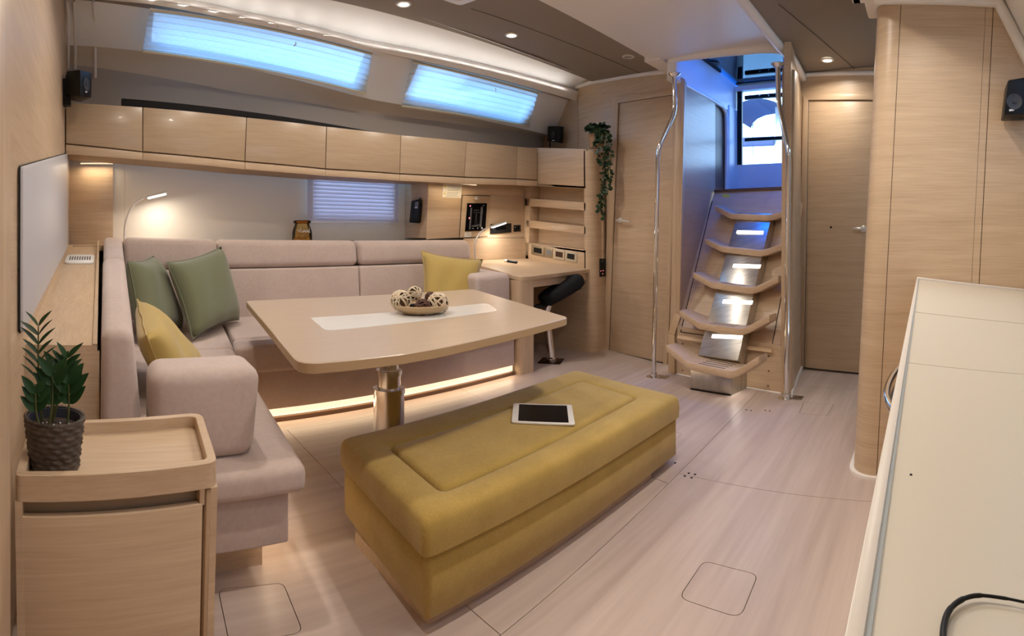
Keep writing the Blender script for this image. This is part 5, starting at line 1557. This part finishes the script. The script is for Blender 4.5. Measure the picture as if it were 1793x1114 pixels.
# ------------------------------------------------------------------ ledge behind the left backrest
led = thing('ledge_cabinet', 'long oak ledge cabinet between the left bulkhead and the sofa back', 'cabinet', (-.12, 2.7, 0))
ZLg = lambda Y: .752 + .122 * (Y - 1.70)
y0, y1 = 1.68, 4.0
hx('ledge_top', [(XL, y0, ZLg(y0) - .02), (-.008, y0, ZLg(y0) - .02), (-.004, y1, ZLg(y1) - .02), (XL, y1, ZLg(y1) - .02)], [(XL, y0, ZLg(y0)), (-.008, y0, ZLg(y0)), (-.004, y1, ZLg(y1)), (XL, y1, ZLg(y1))], M['oak_y'], led)
hx('edge_rim', [(-.024, y0, ZLg(y0)), (-.008, y0, ZLg(y0)), (-.004, y1, ZLg(y1)), (-.02, y1, ZLg(y1))], [(-.024, y0, ZLg(y0) + .006), (-.008, y0, ZLg(y0) + .006), (-.004, y1, ZLg(y1) + .03), (-.02, y1, ZLg(y1) + .03)], M['oak_y'], led, .002)
bx('end_board', XL, -.001, y0, y0 + .02, 0, ZLg(y0) - .02, M['oak'], led)
y0 = 1.702
hx('side_board', [(-.03, y0, 0), (-.012, y0, 0), (-.008, y1, 0), (-.026, y1, 0)], [(-.03, y0, ZLg(y0) - .02), (-.012, y0, ZLg(y0) - .02), (-.008, y1, ZLg(y1) - .02), (-.026, y1, ZLg(y1) - .02)], M['oak'], led)
y0 = 1.68
pq = [at(100, 639, Y=y0), at(144, 641, Y=y0), at(143, 687, Y=y0), at(100, 687, Y=y0)]
pz('dark_insert', pq, (0, -.008, 0), M['brownglass'], led, .002)
vt = thing('air_vent', 'white rectangular air vent with dark slots on the far end of the ledge', 'vent', at(141, 436, Y=3.2))
yv = 3.15
va = [V((-.215, yv, ZLg(yv))), V((-.035, yv, ZLg(yv))), V((-.035, yv + .30, ZLg(yv + .30))), V((-.215, yv + .30, ZLg(yv + .30)))]
bm = B(); prism(bm, rrect(va, .04, 5), (0, 0, .012)); bev(bm, .003, 2); obj('grille', bm, M['whiteplastic'], vt)
for k in range(9):
    s = .13 + .78 * k / 9
    f = lambda s, v: va[0].lerp(va[1], s).lerp(va[3].lerp(va[2], s), v) + V((0, 0, .0125))
    pz('slot', [f(s, .28), f(s + .05, .28), f(s + .05, .72), f(s, .72)], (0, 0, -.001), M['ventdark'], vt)

# ------------------------------------------------------------------ galley worktop
ctr = thing('galley_worktop', 'cream galley worktop with pale raised edges at the right', 'worktop', (1.2, -.4, .9))
SL = .12
zc_ = lambda Y: .91 + SL * (Y - .036)
def wslab(name, x0, x1, ya, yb, dz0, dz1, m, r=.0, parent=ctr):
    return hx(name, [(x0, yb, zc_(yb) + dz0), (x1, yb, zc_(yb) + dz0), (x1, ya, zc_(ya) + dz0), (x0, ya, zc_(ya) + dz0)],
              [(x0, yb, zc_(yb) + dz1), (x1, yb, zc_(yb) + dz1), (x1, ya, zc_(ya) + dz1), (x0, ya, zc_(ya) + dz1)], m, parent, r)
YF = .0255
s1_, s2_ = .792, 1.318
wslab('worktop_panel', -.2, s1_ - .001, YF, -1.0, -.03, 0, M['counter'])
wslab('worktop_panel', s1_ + .0008, s2_ - .003, YF, -1.0, -.03, 0, M['counter'])
wslab('worktop_panel', s2_ + .003, 2.285, YF, -1.0, -.03, 0, M['counter'])
wslab('back_gap', 2.285, 2.30, YF, -1.0, -.03, -.004, M['gap'])
wslab('back_rim', 2.30, 2.365, .036, -1.0, -.03, .006, M['fiddle'], .002)
wslab('edge_groove', -.2, 2.30, .0285, YF, -.03, .002, M['groove'])
wslab('edge_strip', -.2, 2.36, .0375, .0285, -.035, .0045, M['fiddle'], .001)
wslab('underlay', -.2, 2.36, .02, -1.0, -.05, -.031, M['gap'])
bx('galley_front', -.2, 2.36, .0, .02, 0.08, .87, M['oak'], ctr)
pm = at(1595, 832, pl=(V((0, .036, .91)), V((0, -SL, 1)).normalized()))
bm = B(); lathe(bm, [(.0012, 0), (.001, .0008)], pm, 8); obj('dark_speck', bm, M['gap'], ctr)
# curved steel rail on the galley front, half hidden by the worktop
rl = thing('galley_rail', 'curved steel rail showing beside the worktop edge', 'rail', (.8, .045, .85))
bm = B(); tube(bm, smooth_path([(.66, .022, .862), (.70, .040, .862), (.78, .0575, .862), (.88, .056, .862), (.98, .040, .862), (1.03, .022, .862)], 6), .0055, 10); obj('rail_tube', bm, M['chrome'], rl, 60)
bm = B(); tube(bm, smooth_path([(.68, .022, .845), (.74, .044, .845), (.82, .052, .845), (.92, .044, .845), (.99, .022, .845)], 6), .0045, 8); obj('lower_tube', bm, M['bluesteel'], rl, 60)
# thin black cable loop on the worktop
cp = [(1800, 1056), (1760, 1048), (1715, 1043), (1685, 1050), (1663, 1068), (1653, 1095), (1652, 1130), (1660, 1180), (1690, 1240)]
pln = (V((0, .036, .9135)), V((0, -SL, 1)).normalized())
cbl = thing('black_cable', 'thin black cable loop lying on the worktop in the lower right corner', 'cable', at(1700, 1060, pl=pln))
bm = B(); tube(bm, smooth_path([at(x, y, pl=pln) for x, y in cp], 6), [.0007] * 6 + [.0009] * 6 + [.0012] * 6 + [.0015] * 6 + [.0018] * 12 + [.0018] * 13, 8); obj('cable', bm, M['black'], cbl, 80)

# ------------------------------------------------------------------ hanging plant
HB = at(1041, 247, D=5.0)
hpn = thing('hanging_plant', 'trailing vine in a small wicker planter hung beside the left cabin door', 'plant', HB)
p0 = at(1041, 236, D=4.93)
bm = B()
top = [at(1028, 234, D=4.93), at(1062, 236, D=4.85)]
rad = .085
cx0 = at(1045, 235, D=4.93)
lathe(bm, [(rad * .78, -.13), (rad, 0), (rad * .9, 0), (rad * .8, -.03)], cx0, 24, cap1=False); obj('planter', bm, M['plantpot'], hpn, 60)
bm = B(); lathe(bm, [(rad * .88, -.02), (.002, -.012)], cx0, 20, cap0=False); obj('soil', bm, M['soil'], hpn)
rg = random.Random(11)
bm = B(); lb = B()
def vleaf(p, d, n, L):
    y = V(d).normalized(); z = V(n); z = (z - y * z.dot(y)); z = z.normalized() if z.length > 1e-4 else y.orthogonal().normalized(); x = y.cross(z)
    w_ = L * .42
    q = [p, p + y * L * .35 + x * w_ * .9 + z * .003, p + y * L * .7 + x * w_ * .6, p + y * L - z * .004, p + y * L * .7 - x * w_ * .6, p + y * L * .35 - x * w_ * .9 + z * .003]
    m_ = [p + y * L * .35 - z * .004, p + y * L * .7 - z * .004]
    vs = [lb.verts.new(v) for v in q]; ms = [lb.verts.new(v) for v in m_]
    for f in ((vs[0], vs[1], ms[0]), (vs[1], vs[2], ms[1], ms[0]), (vs[2], vs[3], ms[1]), (vs[3], vs[4], ms[1]), (vs[4], vs[5], ms[0], ms[1]), (vs[5], vs[0], ms[0])): lb.faces.new(f)
trails = [[(1050, 226), (1062, 228), (1064, 260), (1062, 300), (1058, 330), (1056, 352), (1054, 382)],
          [(1048, 226), (1055, 232), (1056, 270), (1054, 310), (1052, 345), (1050, 368)],
          [(1052, 228), (1069, 240), (1068, 280), (1068, 315), (1063, 340)],
          [(1044, 226), (1050, 240), (1047, 270), (1046, 284)],
          [(1050, 228), (1060, 232), (1060, 285), (1057, 325), (1052, 355), (1049, 372)],
          [(1054, 228), (1066, 234), (1066, 270), (1065, 305), (1067, 322)],
          [(1040, 228), (1032, 222), (1028, 226)], [(1045, 228), (1040, 219), (1036, 218)], [(1050, 226), (1058, 219), (1064, 222)], [(1046, 228), (1050, 220), (1056, 220)], [(1044, 228), (1044, 240), (1042, 254)]]
for tr in trails:
    dj = rg.uniform(-.06, .02)
    path = smooth_path([at(x, y, D=4.84 + dj - (.03 if len(tr) > 3 else 0)) for x, y in tr], 9)
    tube(bm, path, .003, 5)
    for i, p in enumerate(path):
        for s in range(1 if len(tr) > 3 else 2):
            d = V((rg.uniform(-1, 1), rg.uniform(-1, 1), rg.uniform(-1.0, .5 if len(tr) < 4 else .2)))
            vleaf(p, d, V((-.8, -.55, .4)) + V((rg.uniform(-.6, .6), rg.uniform(-.6, .6), rg.uniform(-.4, .6))), rg.uniform(.032, .050))
obj('trailing_stem', bm, M['stem'], hpn, 80)
obj('vine_leaves', lb, M['vine'], hpn, 80, kind='stuff')

# ------------------------------------------------------------------ deck hatch in the ceiling
dh = thing('deck_hatch', 'white moulded deck hatch surround cut by the top edge of the picture', 'hatch', at(800, 3, Z=2.56))
cr = at(806, 13.5, Z=zport(2.5) - .03)
a = [V((cr.x, cr.y, 0)), V((cr.x - .55, cr.y + .02, 0)), V((cr.x - .55, cr.y - .42, 0)), V((cr.x, cr.y - .42, 0))]
lpz = rrect(a, .05, 5)
bm = B(); loops(bm, [[V((p.x, p.y, zport(p.y) - .001)) for p in lpz], [V((p.x, p.y, zport(p.y) - .022)) for p in lpz], [V((p.x, p.y, zport(p.y) - .03)) for p in inset(lpz, .012)]]); obj('surround', bm, M['white'], dh)
lpz2 = rrect(inset(a, .07), .03, 5)
bm = B(); loops(bm, [[V((p.x, p.y, zport(p.y) - .0302)) for p in lpz2], [V((p.x, p.y, zport(p.y) - .034)) for p in lpz2]]); obj('shade_panel', bm, M['beige'], dh)
